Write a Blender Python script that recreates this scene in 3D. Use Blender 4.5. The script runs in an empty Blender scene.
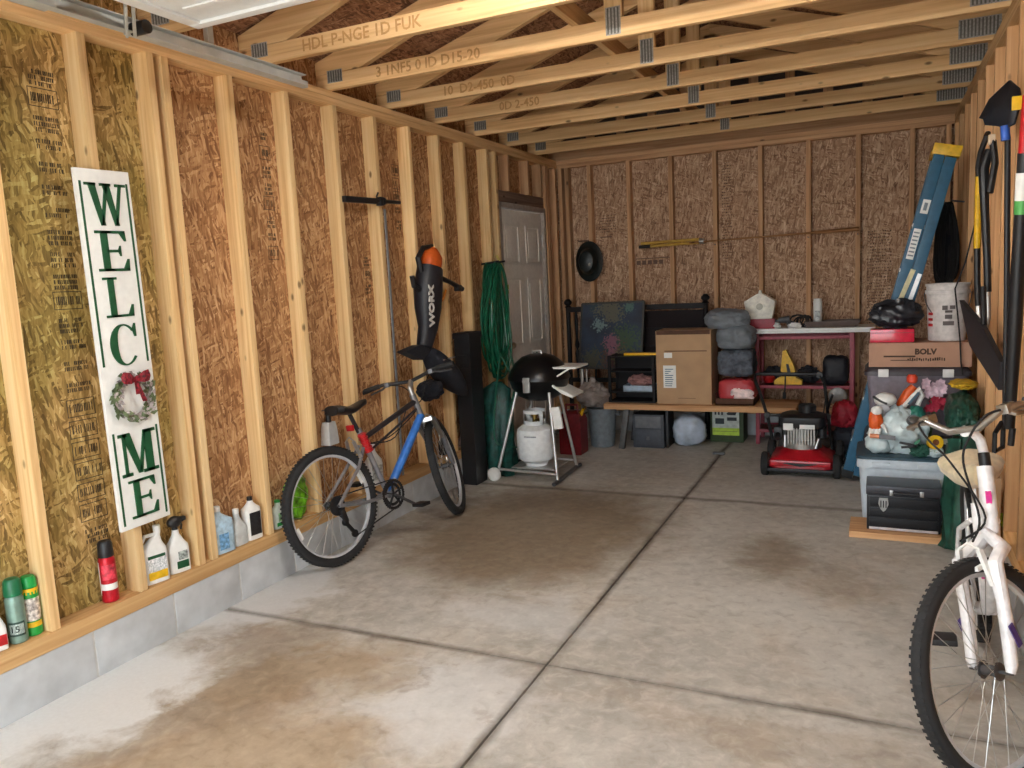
import bpy, bmesh, math, random
import numpy as np
from mathutils import Vector, Matrix, noise, Euler
R_ = math.radians
PI = math.pi
C = bpy.context.scene.collection

# ---------------------------------------------------------------- camera, sky, sun, exposure
FILL_LIGHT = 55.0  # emission strength of the added fill light
FOCAL = 784.75                       # pixels, for a 1024 px wide frame
CAM_LOC = Vector((2.8993, 0.0, 1.5335))
CAM_ROT = Euler((R_(82.4858), R_(2.8642), R_(24.9008)), 'XYZ')
cam_data = bpy.data.cameras.new('camera')
cam_data.sensor_width = 36.0
cam_data.lens = FOCAL / 1024 * 36.0
cam_data.clip_start = 0.02
cam = bpy.data.objects.new('camera', cam_data)
cam.location = CAM_LOC
cam.rotation_euler = CAM_ROT
C.objects.link(cam)
bpy.context.scene.camera = cam

world = bpy.data.worlds.new('sky')
bpy.context.scene.world = world
world.use_nodes = True
bg = world.node_tree.nodes['Background']
bg.inputs['Color'].default_value = (0.84, 0.93, 1.0, 1)
bg.inputs['Strength'].default_value = 2.2

sun_d = bpy.data.lights.new('sun', 'SUN')
sun_d.energy = 5.0
sun_d.angle = R_(1.5)
sun_d.color = (1.0, 0.97, 0.93)
sun = bpy.data.objects.new('sun', sun_d)
sun.rotation_euler = (R_(32), R_(-8), 0)     # steep, from behind the camera: it lands on the driveway
C.objects.link(sun)

bpy.context.scene.view_settings.view_transform = 'Standard'
bpy.context.scene.view_settings.look = 'None'
bpy.context.scene.view_settings.gamma = 1.0
bpy.context.scene.view_settings.use_curve_mapping = False
bpy.context.scene.view_settings.exposure = 1.38

_RM = np.array(CAM_ROT.to_matrix())
def at(px, py, x=None, y=None, z=None):
    """the point of a world plane x=, y= or z= that a photograph pixel looks at"""
    d = _RM @ np.array([(px - 512) / FOCAL, -(py - 384) / FOCAL, -1.0])
    o = np.array(CAM_LOC)
    ax, v = (0, x) if x is not None else (1, y) if y is not None else (2, z)
    return Vector(o + d * ((v - o[ax]) / d[ax]))

# room measures (metres): left stud faces x=0, right stud faces x=RX, back stud faces y=BY
RX, BY, FY = 3.43, 7.41, -0.55
BLOCK, SILL, PLATE, TOP = 0.20, 0.27, 2.60, 2.676
SD = 0.089       # stud depth
SW = 0.038

# ---------------------------------------------------------------- materials
def lin(c):
    return tuple((v / 12.92 if v <= 0.04045 else ((v + 0.055) / 1.055) ** 2.4) for v in c)
def rgb(r, g, b):
    return lin((r / 255, g / 255, b / 255)) + (1.0,)

_mats = {}
def newmat(name):
    m = bpy.data.materials.new(name)
    m.use_nodes = True
    nt = m.node_tree
    return m, nt, nt.nodes['Principled BSDF']
def N(nt, typ, **kw):
    n = nt.nodes.new(typ)
    for k, v in kw.items():
        if k.startswith('i_'):
            n.inputs[int(k[2:]) if k[2:].isdigit() else k[2:].replace('_', ' ')].default_value = v
        else:
            setattr(n, k, v)
    return n
def L(nt, a, b): nt.links.new(a, b)
def ramp(nt, fac, stops, interp='LINEAR'):
    r = nt.nodes.new('ShaderNodeValToRGB')
    r.color_ramp.interpolation = interp
    e = r.color_ramp.elements
    e[0].position, e[0].color = stops[0]
    e[1].position, e[1].color = stops[-1]
    for p, c in stops[1:-1]:
        el = e.new(p); el.color = c
    L(nt, fac, r.inputs[0])
    return r.outputs[0]
def mix(nt, fac, a, b, mode='MIX'):
    m = nt.nodes.new('ShaderNodeMix'); m.data_type = 'RGBA'; m.blend_type = mode
    if hasattr(fac, 'is_linked') or hasattr(fac, 'links'): L(nt, fac, m.inputs[0])
    else: m.inputs[0].default_value = fac
    for s, v in ((6, a), (7, b)):
        if isinstance(v, tuple): m.inputs[s].default_value = v
        else: L(nt, v, m.inputs[s])
    return m.outputs[2]
def math_(nt, op, a, b=None, clamp=False):
    m = nt.nodes.new('ShaderNodeMath'); m.operation = op; m.use_clamp = clamp
    for i, v in enumerate((a, b)):
        if v is None: continue
        if isinstance(v, (int, float)): m.inputs[i].default_value = v
        else: L(nt, v, m.inputs[i])
    return m.outputs[0]
def maprange(nt, v, a, b, c=0.0, d=1.0):
    m = nt.nodes.new('ShaderNodeMapRange')
    L(nt, v, m.inputs[0])
    for i, x in enumerate((a, b, c, d)): m.inputs[i + 1].default_value = x
    return m.outputs[0]

def plain(name, col, rough=0.5, metal=0.0, var=0.08, scale=30, bump=0.0, trans=0.0, alpha=1.0, coat=0.0, spec=0.5, sheen=0.0):
    """a colour with a little procedural unevenness"""
    if name in _mats: return _mats[name]
    m, nt, b = newmat(name)
    tc = N(nt, 'ShaderNodeTexCoord')
    nz = N(nt, 'ShaderNodeTexNoise'); nz.inputs['Scale'].default_value = scale; nz.inputs['Detail'].default_value = 3
    L(nt, tc.outputs['Object'], nz.inputs['Vector'])
    dark = tuple(c * (1 - var * 2) for c in col[:3]) + (1,)
    lite = tuple(min(1, c * (1 + var * 2)) for c in col[:3]) + (1,)
    L(nt, ramp(nt, nz.outputs[0], [(0.3, dark), (0.7, lite)]), b.inputs['Base Color'])
    b.inputs['Roughness'].default_value = rough
    b.inputs['Metallic'].default_value = metal
    b.inputs['Specular IOR Level'].default_value = spec
    if trans: b.inputs['Transmission Weight'].default_value = trans
    if alpha < 1: b.inputs['Alpha'].default_value = alpha
    if coat: b.inputs['Coat Weight'].default_value = coat
    if sheen: b.inputs['Sheen Weight'].default_value = sheen
    if bump:
        bp = N(nt, 'ShaderNodeBump'); bp.inputs['Strength'].default_value = bump; bp.inputs['Distance'].default_value = 0.01
        L(nt, nz.outputs[0], bp.inputs['Height']); L(nt, bp.outputs[0], b.inputs['Normal'])
    _mats[name] = m
    return m

def lumber(name, base, dark, lite, grain='Z', knots=0.5):
    if name in _mats: return _mats[name]
    m, nt, b = newmat(name)
    geo = N(nt, 'ShaderNodeNewGeometry')
    oi = N(nt, 'ShaderNodeObjectInfo')
    rnd = math_(nt, 'MULTIPLY', oi.outputs['Random'], 37.0)
    add = N(nt, 'ShaderNodeVectorMath', operation='ADD')
    cmb = N(nt, 'ShaderNodeCombineXYZ'); 
    for i in range(3): L(nt, rnd, cmb.inputs[i])
    L(nt, geo.outputs['Position'], add.inputs[0]); L(nt, cmb.outputs[0], add.inputs[1])
    s = {'X': (1.2, 45, 45), 'Y': (45, 1.2, 45), 'Z': (45, 45, 1.2)}[grain]
    mp = N(nt, 'ShaderNodeMapping'); mp.inputs['Scale'].default_value = s
    L(nt, add.outputs[0], mp.inputs['Vector'])
    nz = N(nt, 'ShaderNodeTexNoise'); nz.inputs['Scale'].default_value = 1.0; nz.inputs['Detail'].default_value = 4; nz.inputs['Distortion'].default_value = 0.6
    L(nt, mp.outputs[0], nz.inputs['Vector'])
    c1 = ramp(nt, nz.outputs[0], [(0.25, dark), (0.5, base), (0.75, lite)])
    ks = {'X': (8, 17, 17), 'Y': (17, 8, 17), 'Z': (17, 17, 8)}[grain]
    mp2 = N(nt, 'ShaderNodeMapping'); mp2.inputs['Scale'].default_value = ks
    L(nt, add.outputs[0], mp2.inputs['Vector'])
    vo = N(nt, 'ShaderNodeTexVoronoi'); vo.inputs['Scale'].default_value = 1.0
    L(nt, mp2.outputs[0], vo.inputs['Vector'])
    # the texture's own cells, few of them knotty
    sep = N(nt, 'ShaderNodeSeparateColor'); L(nt, vo.outputs['Color'], sep.inputs[0])
    few = math_(nt, 'GREATER_THAN', sep.outputs[0], 1 - knots * 0.55)
    near = maprange(nt, vo.outputs['Distance'], 0.10, 0.22, 0.9, 0.0)
    c2 = mix(nt, math_(nt, 'MULTIPLY', few, near), c1, tuple(v * 0.30 for v in dark[:3]) + (1,))
    # every stick a little lighter or darker
    hsv = N(nt, 'ShaderNodeHueSaturation')
    L(nt, c2, hsv.inputs['Color'])
    L(nt, maprange(nt, oi.outputs['Random'], 0, 1, 0.82, 1.12), hsv.inputs['Value'])
    L(nt, hsv.outputs[0], b.inputs['Base Color'])
    b.inputs['Roughness'].default_value = 0.75
    b.inputs['Specular IOR Level'].default_value = 0.25
    bp = N(nt, 'ShaderNodeBump'); bp.inputs['Strength'].default_value = 0.15; bp.inputs['Distance'].default_value = 0.004
    L(nt, nz.outputs[0], bp.inputs['Height']); L(nt, bp.outputs[0], b.inputs['Normal'])
    _mats[name] = m
    return m

def osb(name, cols, axis='X', blot=None, upright=True):
    """oriented strand board: long flakes thrown in a few directions"""
    if name in _mats: return _mats[name]
    m, nt, b = newmat(name)
    geo = N(nt, 'ShaderNodeNewGeometry')
    dn = N(nt, 'ShaderNodeTexNoise'); dn.inputs['Scale'].default_value = 9; dn.inputs['Detail'].default_value = 3
    L(nt, geo.outputs['Position'], dn.inputs['Vector'])
    off = N(nt, 'ShaderNodeVectorMath', operation='SCALE'); off.inputs['Scale'].default_value = 0.05
    L(nt, dn.outputs['Color'], off.inputs[0])
    ps = N(nt, 'ShaderNodeVectorMath', operation='ADD')
    L(nt, geo.outputs['Position'], ps.inputs[0]); L(nt, off.outputs[0], ps.inputs[1])
    layers = []
    angs = [(6, 0.0), (38, 3.1), (-30, 7.7), (72, 12.3), (-10, 21.9)]
    for a, o in angs:
        vr = N(nt, 'ShaderNodeVectorRotate'); vr.rotation_type = axis + '_AXIS'
        vr.inputs['Angle'].default_value = R_(a)
        L(nt, ps.outputs[0], vr.inputs['Vector'])
        mp = N(nt, 'ShaderNodeMapping')
        mp.inputs['Scale'].default_value = {'X': (11, 78, 13), 'Y': (88, 12, 15), 'Z': (80, 15, 12)}[axis]
        mp.inputs['Location'].default_value = (o, o, o)
        L(nt, vr.outputs[0], mp.inputs['Vector'])
        vo = N(nt, 'ShaderNodeTexVoronoi'); vo.inputs['Scale'].default_value = 1.0
        L(nt, mp.outputs[0], vo.inputs['Vector'])
        sp = N(nt, 'ShaderNodeSeparateColor'); L(nt, vo.outputs['Color'], sp.inputs[0])
        layers.append((sp.outputs[0], sp.outputs[1], vo.outputs['Distance']))
    val, hgt = layers[0][0], layers[0][2]
    for k, (r, g, d) in enumerate(layers[1:]):
        sel = math_(nt, 'GREATER_THAN', g, 0.62)
        val = math_(nt, 'ADD', math_(nt, 'MULTIPLY', val, math_(nt, 'SUBTRACT', 1.0, sel)), math_(nt, 'MULTIPLY', r, sel))
    n2 = N(nt, 'ShaderNodeTexNoise'); n2.inputs['Scale'].default_value = 1.0; n2.inputs['Detail'].default_value = 5
    mp3 = N(nt, 'ShaderNodeMapping'); mp3.inputs['Scale'].default_value = {'X': (1, 95, 12), 'Y': (95, 1, 12), 'Z': (95, 12, 1)}[axis]
    L(nt, ps.outputs[0], mp3.inputs['Vector']); L(nt, mp3.outputs[0], n2.inputs['Vector'])
    v2 = math_(nt, 'ADD', math_(nt, 'MULTIPLY', val, 0.48), math_(nt, 'MULTIPLY', n2.outputs[0], 0.60))
    st = [(0.12 + 0.76 * i / (len(cols) - 1), c) for i, c in enumerate(cols)]
    col = ramp(nt, v2, st)
    if blot:
        bn = N(nt, 'ShaderNodeTexNoise'); bn.inputs['Scale'].default_value = 2.3; bn.inputs['Detail'].default_value = 4
        L(nt, geo.outputs['Position'], bn.inputs['Vector'])
        col = mix(nt, maprange(nt, bn.outputs[0], 0.42, 0.62, 0.0, 0.75), col, mix(nt, 1.0, col, blot, 'MULTIPLY'))
    L(nt, col, b.inputs['Base Color'])
    b.inputs['Roughness'].default_value = 0.8
    b.inputs['Specular IOR Level'].default_value = 0.25
    bp = N(nt, 'ShaderNodeBump'); bp.inputs['Strength'].default_value = 0.35; bp.inputs['Distance'].default_value = 0.004
    L(nt, v2, bp.inputs['Height']); L(nt, bp.outputs[0], b.inputs['Normal'])
    _mats[name] = m
    return m

# ---------------------------------------------------------------- mesh builder
class MB:
    def __init__(self): self.bm = bmesh.new(); self.mark = 0
    def _v(self, pts): return [self.bm.verts.new(p) for p in pts]
    def _f(self, vs):
        try: return self.bm.faces.new(vs)
        except ValueError: return None
    def box(self, x0, x1, y0, y1, z0, z1, bev=0.0):
        c = Vector(((x0 + x1) / 2, (y0 + y1) / 2, (z0 + z1) / 2))
        return self.obox(c, (abs(x1 - x0), abs(y1 - y0), abs(z1 - z0)), None, bev)
    def obox(self, c, size, rot=None, bev=0.0):
        hx, hy, hz = [s / 2 for s in size]
        t = bmesh.new()
        bmesh.ops.create_cube(t, size=1)
        for v in t.verts: v.co = Vector((v.co.x * hx * 2, v.co.y * hy * 2, v.co.z * hz * 2))
        if bev: bmesh.ops.bevel(t, geom=list(t.edges), offset=min(bev, hx * .9, hy * .9, hz * .9), segments=2, affect='EDGES', profile=0.7)
        m = Matrix.Translation(Vector(c)) @ (rot.to_4x4() if rot is not None else Matrix())
        self.add(t, m)
        return self
    def add(self, t, m=None):
        mp = {}
        for v in t.verts: mp[v] = self.bm.verts.new(m @ v.co if m is not None else v.co)
        for f in t.faces:
            try: self.bm.faces.new([mp[v] for v in f.verts])
            except ValueError: pass
        t.free()
    def beam(self, p0, p1, w, h, up=(0, 0, 1), bev=0.0):
        """bar with a w x h section from p0 to p1 (h along up)"""
        p0, p1 = Vector(p0), Vector(p1)
        d = p1 - p0; z = d.normalized(); u = Vector(up); s = z.cross(u).normalized(); u = s.cross(z).normalized()
        rot = Matrix((s, u, z)).transposed()
        return self.obox((p0 + p1) / 2, (w, h, d.length), rot, bev)
    def cyl(self, p0, p1, r0, r1=None, n=14):
        r1 = r0 if r1 is None else r1
        p0, p1 = Vector(p0), Vector(p1)
        z = (p1 - p0).normalized(); a = Vector((1, 0, 0)) if abs(z.x) < 0.9 else Vector((0, 1, 0))
        s = z.cross(a).normalized(); u = z.cross(s)
        A, B = [], []
        for i in range(n):
            t = 2 * PI * i / n; o = s * math.cos(t) + u * math.sin(t)
            A.append(p0 + o * r0); B.append(p1 + o * r1)
        A, B = self._v(A), self._v(B)
        for i in range(n): self._f((A[i], A[(i + 1) % n], B[(i + 1) % n], B[i]))
        self._f(A[::-1]); self._f(B)
        return self
    def tube(self, pts, r, n=8, closed=False, flat=1.0):
        pts = [Vector(p) for p in pts]; m = len(pts)
        rs = r if isinstance(r, (list, tuple)) else [r] * m
        rings = []; prev = None
        for i, p in enumerate(pts):
            a = pts[(i - 1) % m] if (closed or i > 0) else p
            b = pts[(i + 1) % m] if (closed or i < m - 1) else p
            t = (b - a).normalized() if (b - a).length > 1e-9 else Vector((0, 0, 1))
            if prev is None:
                q = Vector((0, 0, 1)) if abs(t.z) < 0.9 else Vector((1, 0, 0))
                s = t.cross(q).normalized()
            else: s = (prev - t * prev.dot(t)).normalized()
            prev = s; u = t.cross(s)
            rings.append(self._v([p + (s * math.cos(2 * PI * k / n) + u * math.sin(2 * PI * k / n) * flat) * rs[i] for k in range(n)]))
        last = m if closed else m - 1
        for i in range(last):
            A, B = rings[i], rings[(i + 1) % m]
            for k in range(n): self._f((A[k], A[(k + 1) % n], B[(k + 1) % n], B[k]))
        if not closed: self._f(rings[0][::-1]); self._f(rings[-1])
        return self
    def lathe(self, prof, c=(0, 0, 0), n=24, sx=1.0, sy=1.0, m=None, square=0.0):
        c = Vector(c); rings = []
        for r, z in prof:
            ring = []
            for k in range(n):
                t = 2 * PI * k / n; cx, cy = math.cos(t), math.sin(t)
                if square:
                    e = 2 / (2 + square * 6)
                    cx = math.copysign(abs(cx) ** e, cx); cy = math.copysign(abs(cy) ** e, cy)
                p = Vector((cx * r * sx, cy * r * sy, z))
                ring.append((m @ p if m is not None else p) + c)
            rings.append(self._v(ring))
        for A, B in zip(rings, rings[1:]):
            for k in range(n): self._f((A[k], A[(k + 1) % n], B[(k + 1) % n], B[k]))
        self._f(rings[0][::-1]); self._f(rings[-1])
        return self
    def prism(self, poly, t0, t1, axis='Y', m=None):
        """poly in the plane across axis, pushed from t0 to t1"""
        def P(a, b, t):
            v = {'X': (t, a, b), 'Y': (a, t, b), 'Z': (a, b, t)}[axis]
            return m @ Vector(v) if m is not None else Vector(v)
        A = self._v([P(a, b, t0) for a, b in poly]); B = self._v([P(a, b, t1) for a, b in poly])
        k = len(poly)
        for i in range(k): self._f((A[i], A[(i + 1) % k], B[(i + 1) % k], B[i]))
        self._f(A[::-1]); self._f(B)
        return self
    def blob(self, c, r, amp=0.12, freq=3.0, seed=0, sub=4, flat=None, creases=0.0, pinch=None, box=2.0):
        """crumpled bag or bundle; flat = lowest z kept as a resting face"""
        t = bmesh.new(); bmesh.ops.create_icosphere(t, subdivisions=sub, radius=1)
        c = Vector(c); o = Vector((seed * 3.7, seed * 1.3, -seed * 2.1))
        for v in t.verts:
            d = v.co.normalized()
            k = 1 + amp * noise.noise(d * freq + o) * 2 + amp * 0.6 * noise.noise(d * freq * 2.7 + o)
            if creases: k += creases * (abs(noise.noise(d * freq * 1.8 + o * 2)) - 0.25) + creases * 0.5 * (abs(noise.noise(d * freq * 4.5 + o)) - 0.2)
            if box != 2.0: k /= (abs(d.x) ** box + abs(d.y) ** box + abs(d.z) ** box) ** (1 / box)
            p = Vector((d.x * r[0], d.y * r[1], d.z * r[2])) * k
            if pinch and d.z > 0: 
                q = 1 - pinch * d.z ** 2; p.x *= q; p.y *= q
            p += c
            if flat is not None and p.z < flat: p.z = flat
            v.co = p
        self.add(t)
        return self
    def loft(self, rings, cap=True, closed=True):
        R = [self._v(r) for r in rings]; n = len(R[0])
        for A, B in zip(R, R[1:]):
            for k in range(n if closed else n - 1): self._f((A[k], A[(k + 1) % n], B[(k + 1) % n], B[k]))
        if cap and closed: self._f(R[0][::-1]); self._f(R[-1])
        return self
    def text(self, s, size, m, depth=0.001, bold=0.0):
        cu = bpy.data.curves.new('lettering', 'FONT'); cu.body = s; cu.size = size; cu.extrude = depth; cu.offset = bold
        cu.align_x = 'CENTER'; cu.align_y = 'CENTER'; cu.resolution_u = 2
        o = bpy.data.objects.new('lettering', cu); C.objects.link(o)
        bpy.context.view_layer.update()
        me = bpy.data.meshes.new_from_object(o.evaluated_get(bpy.context.evaluated_depsgraph_get()))
        t = bmesh.new(); t.from_mesh(me); self.add(t, m)
        bpy.data.objects.remove(o); bpy.data.curves.remove(cu); bpy.data.meshes.remove(me)
        return self
    def xf(self, m):
        for v in self.bm.verts: v.co = m @ v.co
        return self
    def build(self, name, mat, parent=None, world=False, smooth=35, sub=0):
        bmesh.ops.recalc_face_normals(self.bm, faces=list(self.bm.faces))
        if world and parent is not None:
            r = parent
            o = r.location.copy()
            while r.parent: r = r.parent; o += r.location
            for v in self.bm.verts: v.co -= o
        me = bpy.data.meshes.new(name); self.bm.to_mesh(me); self.bm.free()
        if smooth:
            me.polygons.foreach_set('use_smooth', [True] * len(me.polygons))
            me.set_sharp_from_angle(angle=R_(smooth))
        me.materials.append(mat)
        ob = bpy.data.objects.new(name, me); C.objects.link(ob)
        if parent is not None: ob.parent = parent
        if sub:
            md = ob.modifiers.new('subdivision', 'SUBSURF'); md.levels = sub; md.render_levels = sub
        return ob

def thing(name, label, cat, loc=(0, 0, 0), rot=(0, 0, 0), group=None):
    o = bpy.data.objects.new(name, None); C.objects.link(o)
    o.empty_display_size = 0.1
    o.location = loc; o.rotation_euler = rot
    o['label'] = label; o['category'] = cat
    if group: o['group'] = group
    return o
def tag(o, label, cat, group=None):
    o['label'] = label; o['category'] = cat
    if group: o['group'] = group
    return o
def struct(o, label=None):
    o['kind'] = 'structure'
    if label: o['label'] = label
    return o
def M_at(origin, xdir, ydir):
    """matrix whose local x and y run along xdir and ydir"""
    x = Vector(xdir).normalized(); y = Vector(ydir).normalized(); z = x.cross(y).normalized(); y = z.cross(x)
    m = Matrix((x, y, z)).transposed().to_4x4(); m.translation = Vector(origin)
    return m
def srand(s): random.seed(s)
def spline(pts, n=6):
    P = [Vector(p) for p in pts]; q = []
    for i in range(len(P) - 1):
        a, c, d, e = P[max(i - 1, 0)], P[i], P[i + 1], P[min(i + 2, len(P) - 1)]
        for k in range(n):
            u = k / n; q.append(0.5 * ((2 * c) + (-a + d) * u + (2 * a - 5 * c + 4 * d - e) * u * u + (-a + 3 * c - 3 * d + e) * u ** 3))
    return q + [P[-1]]

# ================================================================ the setting
WZ = dict(base=rgb(230, 194, 140), dark=rgb(206, 162, 106), lite=rgb(242, 212, 162))
WC = dict(base=rgb(222, 182, 130), dark=rgb(196, 152, 102), lite=rgb(236, 200, 150))
WB = dict(base=rgb(196, 152, 112), dark=rgb(160, 118, 84), lite=rgb(214, 174, 134))
studL = lumber('lumber_upright', grain='Z', knots=0.30, **WZ)
studB = lumber('lumber_upright_brown', grain='Z', knots=0.22, **WB)
studR = lumber('lumber_upright_right_shaded', base=rgb(212, 166, 118), dark=rgb(182, 134, 90), lite=rgb(226, 186, 140), grain='Z', knots=0.3)  # darker lumber colour carries the weaker light on the right wall
chordM = lumber('lumber_crosswise', grain='X', knots=0.22, **WC)
plateY = lumber('lumber_lengthwise', grain='Y', knots=0.2, **WC)
plateX = lumber('lumber_plate_back', grain='X', knots=0.2, **WB)
sillM = lumber('lumber_sill', base=rgb(216, 172, 116), dark=rgb(192, 146, 94), lite=rgb(230, 192, 138), grain='Y', knots=0.15)
osb_green = osb('strand_board_mossy', [rgb(70, 52, 28), rgb(124, 98, 56), rgb(164, 132, 80), rgb(194, 160, 104), rgb(222, 196, 142)], 'X', blot=(0.60, 0.72, 0.50, 1))
osb_red = osb('strand_board_reddish', [rgb(78, 50, 30), rgb(130, 90, 58), rgb(164, 120, 80), rgb(190, 148, 104), rgb(218, 184, 140)], 'X')
osb_back = osb('strand_board_back', [rgb(84, 60, 44), rgb(138, 104, 80), rgb(170, 134, 106), rgb(194, 160, 130), rgb(222, 194, 164)], 'Y')
osb_roof = osb('strand_board_roof', [rgb(58, 38, 28), rgb(108, 74, 54), rgb(146, 104, 76), rgb(172, 128, 96), rgb(198, 156, 122)], 'Z')

# ---- concrete with its stains
def concrete():
    m, nt, b = newmat('floor_concrete')
    geo = N(nt, 'ShaderNodeNewGeometry'); pos = geo.outputs['Position']
    def noise_(scale, det=5, dist=0.0, rough=0.55):
        n = N(nt, 'ShaderNodeTexNoise'); n.inputs['Scale'].default_value = scale; n.inputs['Detail'].default_value = det
        n.inputs['Distortion'].default_value = dist; n.inputs['Roughness'].default_value = rough
        L(nt, pos, n.inputs['Vector']); return n
    big = noise_(1.3, 5, 0.4); mid = noise_(6, 6, 0.3); fine = noise_(60, 4)
    col = ramp(nt, big.outputs[0], [(0.30, rgb(158, 152, 143)), (0.5, rgb(178, 173, 165)), (0.72, rgb(198, 194, 187))])
    col = mix(nt, maprange(nt, mid.outputs[0], 0.40, 0.68, 0.0, 0.40), col, rgb(206, 200, 190))
    tan = noise_(2.2, 6, 0.6)
    col = mix(nt, maprange(nt, tan.outputs[0], 0.52, 0.66, 0.0, 0.35), col, rgb(176, 158, 138))
    spk = noise_(17, 6, 0.5, 0.6)
    col = mix(nt, maprange(nt, spk.outputs[0], 0.50, 0.68, 0.0, 0.45), col, rgb(214, 209, 200))
    col = mix(nt, maprange(nt, spk.outputs[0], 0.46, 0.34, 0.0, 0.35), col, rgb(140, 130, 118))
    wob = noise_(3.5, 6, 0.3, 0.65)
    ws = N(nt, 'ShaderNodeVectorMath', operation='SUBTRACT'); L(nt, wob.outputs['Color'], ws.inputs[0]); ws.inputs[1].default_value = (0.5, 0.5, 0.5)
    wsc = N(nt, 'ShaderNodeVectorMath', operation='SCALE'); wsc.inputs['Scale'].default_value = 0.75; L(nt, ws.outputs[0], wsc.inputs[0])
    wp = N(nt, 'ShaderNodeVectorMath', operation='ADD'); L(nt, pos, wp.inputs[0]); L(nt, wsc.outputs[0], wp.inputs[1])
    def stain(col, cx, cy, rx, ry, ang, c, k, soft=0.5):
        mp = N(nt, 'ShaderNodeMapping'); mp.vector_type = 'TEXTURE'
        mp.inputs['Location'].default_value = (cx, cy, 0); mp.inputs['Rotation'].default_value = (0, 0, R_(ang)); mp.inputs['Scale'].default_value = (rx, ry, 1e3)
        L(nt, wp.outputs[0], mp.inputs['Vector'])
        ln = N(nt, 'ShaderNodeVectorMath', operation='LENGTH'); L(nt, mp.outputs[0], ln.inputs[0])
        f = maprange(nt, ln.outputs['Value'], 1 - soft, 1 + soft * 0.3, k, 0.0)
        return mix(nt, f, col, c, 'MULTIPLY')
    D1 = (0.52, 0.42, 0.32, 1); D2 = (0.74, 0.66, 0.58, 1)
    col = stain(col, 0.95, 4.30, 0.88, 1.10, 0, (0.50, 0.40, 0.30, 1), 0.95, 0.35)       # large damp patch beside the first bicycle
    col = stain(col, 0.62, 5.0, 0.60, 0.45, 0, D1, 0.5)
    col = stain(col, 0.72, 2.28, 0.62, 0.30, 38, (0.66, 0.52, 0.38, 1), 0.9)
    col = stain(col, 0.95, 1.75, 0.60, 0.45, 20, (0.78, 0.62, 0.46, 1), 0.9)
    col = stain(col, 0.40, 2.55, 0.34, 0.16, 20, (0.62, 0.5, 0.4, 1), 0.6)
    col = stain(col, 2.38, 4.25, 0.22, 0.34, 10, D1, 0.7)
    col = stain(col, 2.75, 3.95, 0.2, 0.3, 0, D2, 0.7)
    col = stain(col, 1.25, 2.45, 0.10, 0.07, 0, D1, 0.9)
    col = stain(col, 1.52, 2.62, 0.13, 0.08, 0, D1, 0.6)
    col = stain(col, 1.62, 2.3, 0.06, 0.05, 0, D1, 0.8)
    col = stain(col, 2.7, 2.55, 0.55, 0.12, 0, D2, 0.6)
    # paler patches along the left wall and in the middle
    def pale_patch(col, cx, cy, rx, ry, ang, k, c=rgb(216, 216, 216)):
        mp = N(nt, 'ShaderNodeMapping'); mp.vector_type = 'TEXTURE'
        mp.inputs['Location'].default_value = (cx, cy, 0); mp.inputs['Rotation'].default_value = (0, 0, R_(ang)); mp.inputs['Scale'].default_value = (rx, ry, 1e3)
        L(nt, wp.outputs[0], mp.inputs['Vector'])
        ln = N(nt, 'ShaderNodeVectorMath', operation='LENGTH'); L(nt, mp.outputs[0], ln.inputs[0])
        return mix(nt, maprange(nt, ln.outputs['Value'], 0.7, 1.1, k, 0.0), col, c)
    col = pale_patch(col, 0.12, 1.85, 0.34, 0.55, 0, 0.9, rgb(226, 227, 226))
    col = pale_patch(col, 0.08, 2.95, 0.30, 0.5, 0, 0.7)
    col = pale_patch(col, 1.50, 2.35, 0.35, 0.35, 0, 0.45)
    col = pale_patch(col, 1.45, 3.15, 0.40, 0.25, 0, 0.35)
    # grime that has gathered in and beside the three joints
    sx = N(nt, 'ShaderNodeSeparateXYZ')
    jw = noise_(5, 5); js = N(nt, 'ShaderNodeVectorMath', operation='SCALE'); js.inputs['Scale'].default_value = 0.05
    jc = N(nt, 'ShaderNodeVectorMath', operation='SUBTRACT'); L(nt, jw.outputs['Color'], jc.inputs[0]); jc.inputs[1].default_value = (0.5, 0.5, 0.5)
    L(nt, jc.outputs[0], js.inputs[0])
    ja = N(nt, 'ShaderNodeVectorMath', operation='ADD'); L(nt, pos, ja.inputs[0]); L(nt, js.outputs[0], ja.inputs[1]); L(nt, ja.outputs[0], sx.inputs[0])
    def joint(col, out, at_, w, k):
        d = math_(nt, 'ABSOLUTE', math_(nt, 'SUBTRACT', out, at_))
        f = maprange(nt, d, w * 0.25, w, k, 0.0)
        f = math_(nt, 'MULTIPLY', f, maprange(nt, big.outputs[0], 0.35, 0.6, 0.45, 1.0))
        return mix(nt, f, col, (0.22, 0.18, 0.14, 1), 'MULTIPLY')
    col = joint(col, sx.outputs[0], 1.7037, 0.036, 0.8)
    col = joint(col, sx.outputs[1], 2.7246, 0.034, 0.8)
    col = joint(col, sx.outputs[1], 5.2071, 0.05, 0.8)
    col = mix(nt, maprange(nt, fine.outputs[0], 0.3, 0.7, 0.0, 0.25), col, (0.75, 0.73, 0.7, 1), 'MULTIPLY')
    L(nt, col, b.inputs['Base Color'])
    L(nt, maprange(nt, big.outputs[0], 0.3, 0.7, 0.42, 0.72), b.inputs['Roughness'])
    b.inputs['Specular IOR Level'].default_value = 0.4
    bp = N(nt, 'ShaderNodeBump'); bp.inputs['Strength'].default_value = 0.12; bp.inputs['Distance'].default_value = 0.004
    L(nt, mid.outputs[0], bp.inputs['Height']); L(nt, bp.outputs[0], b.inputs['Normal'])
    return m
conc = concrete()

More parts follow.
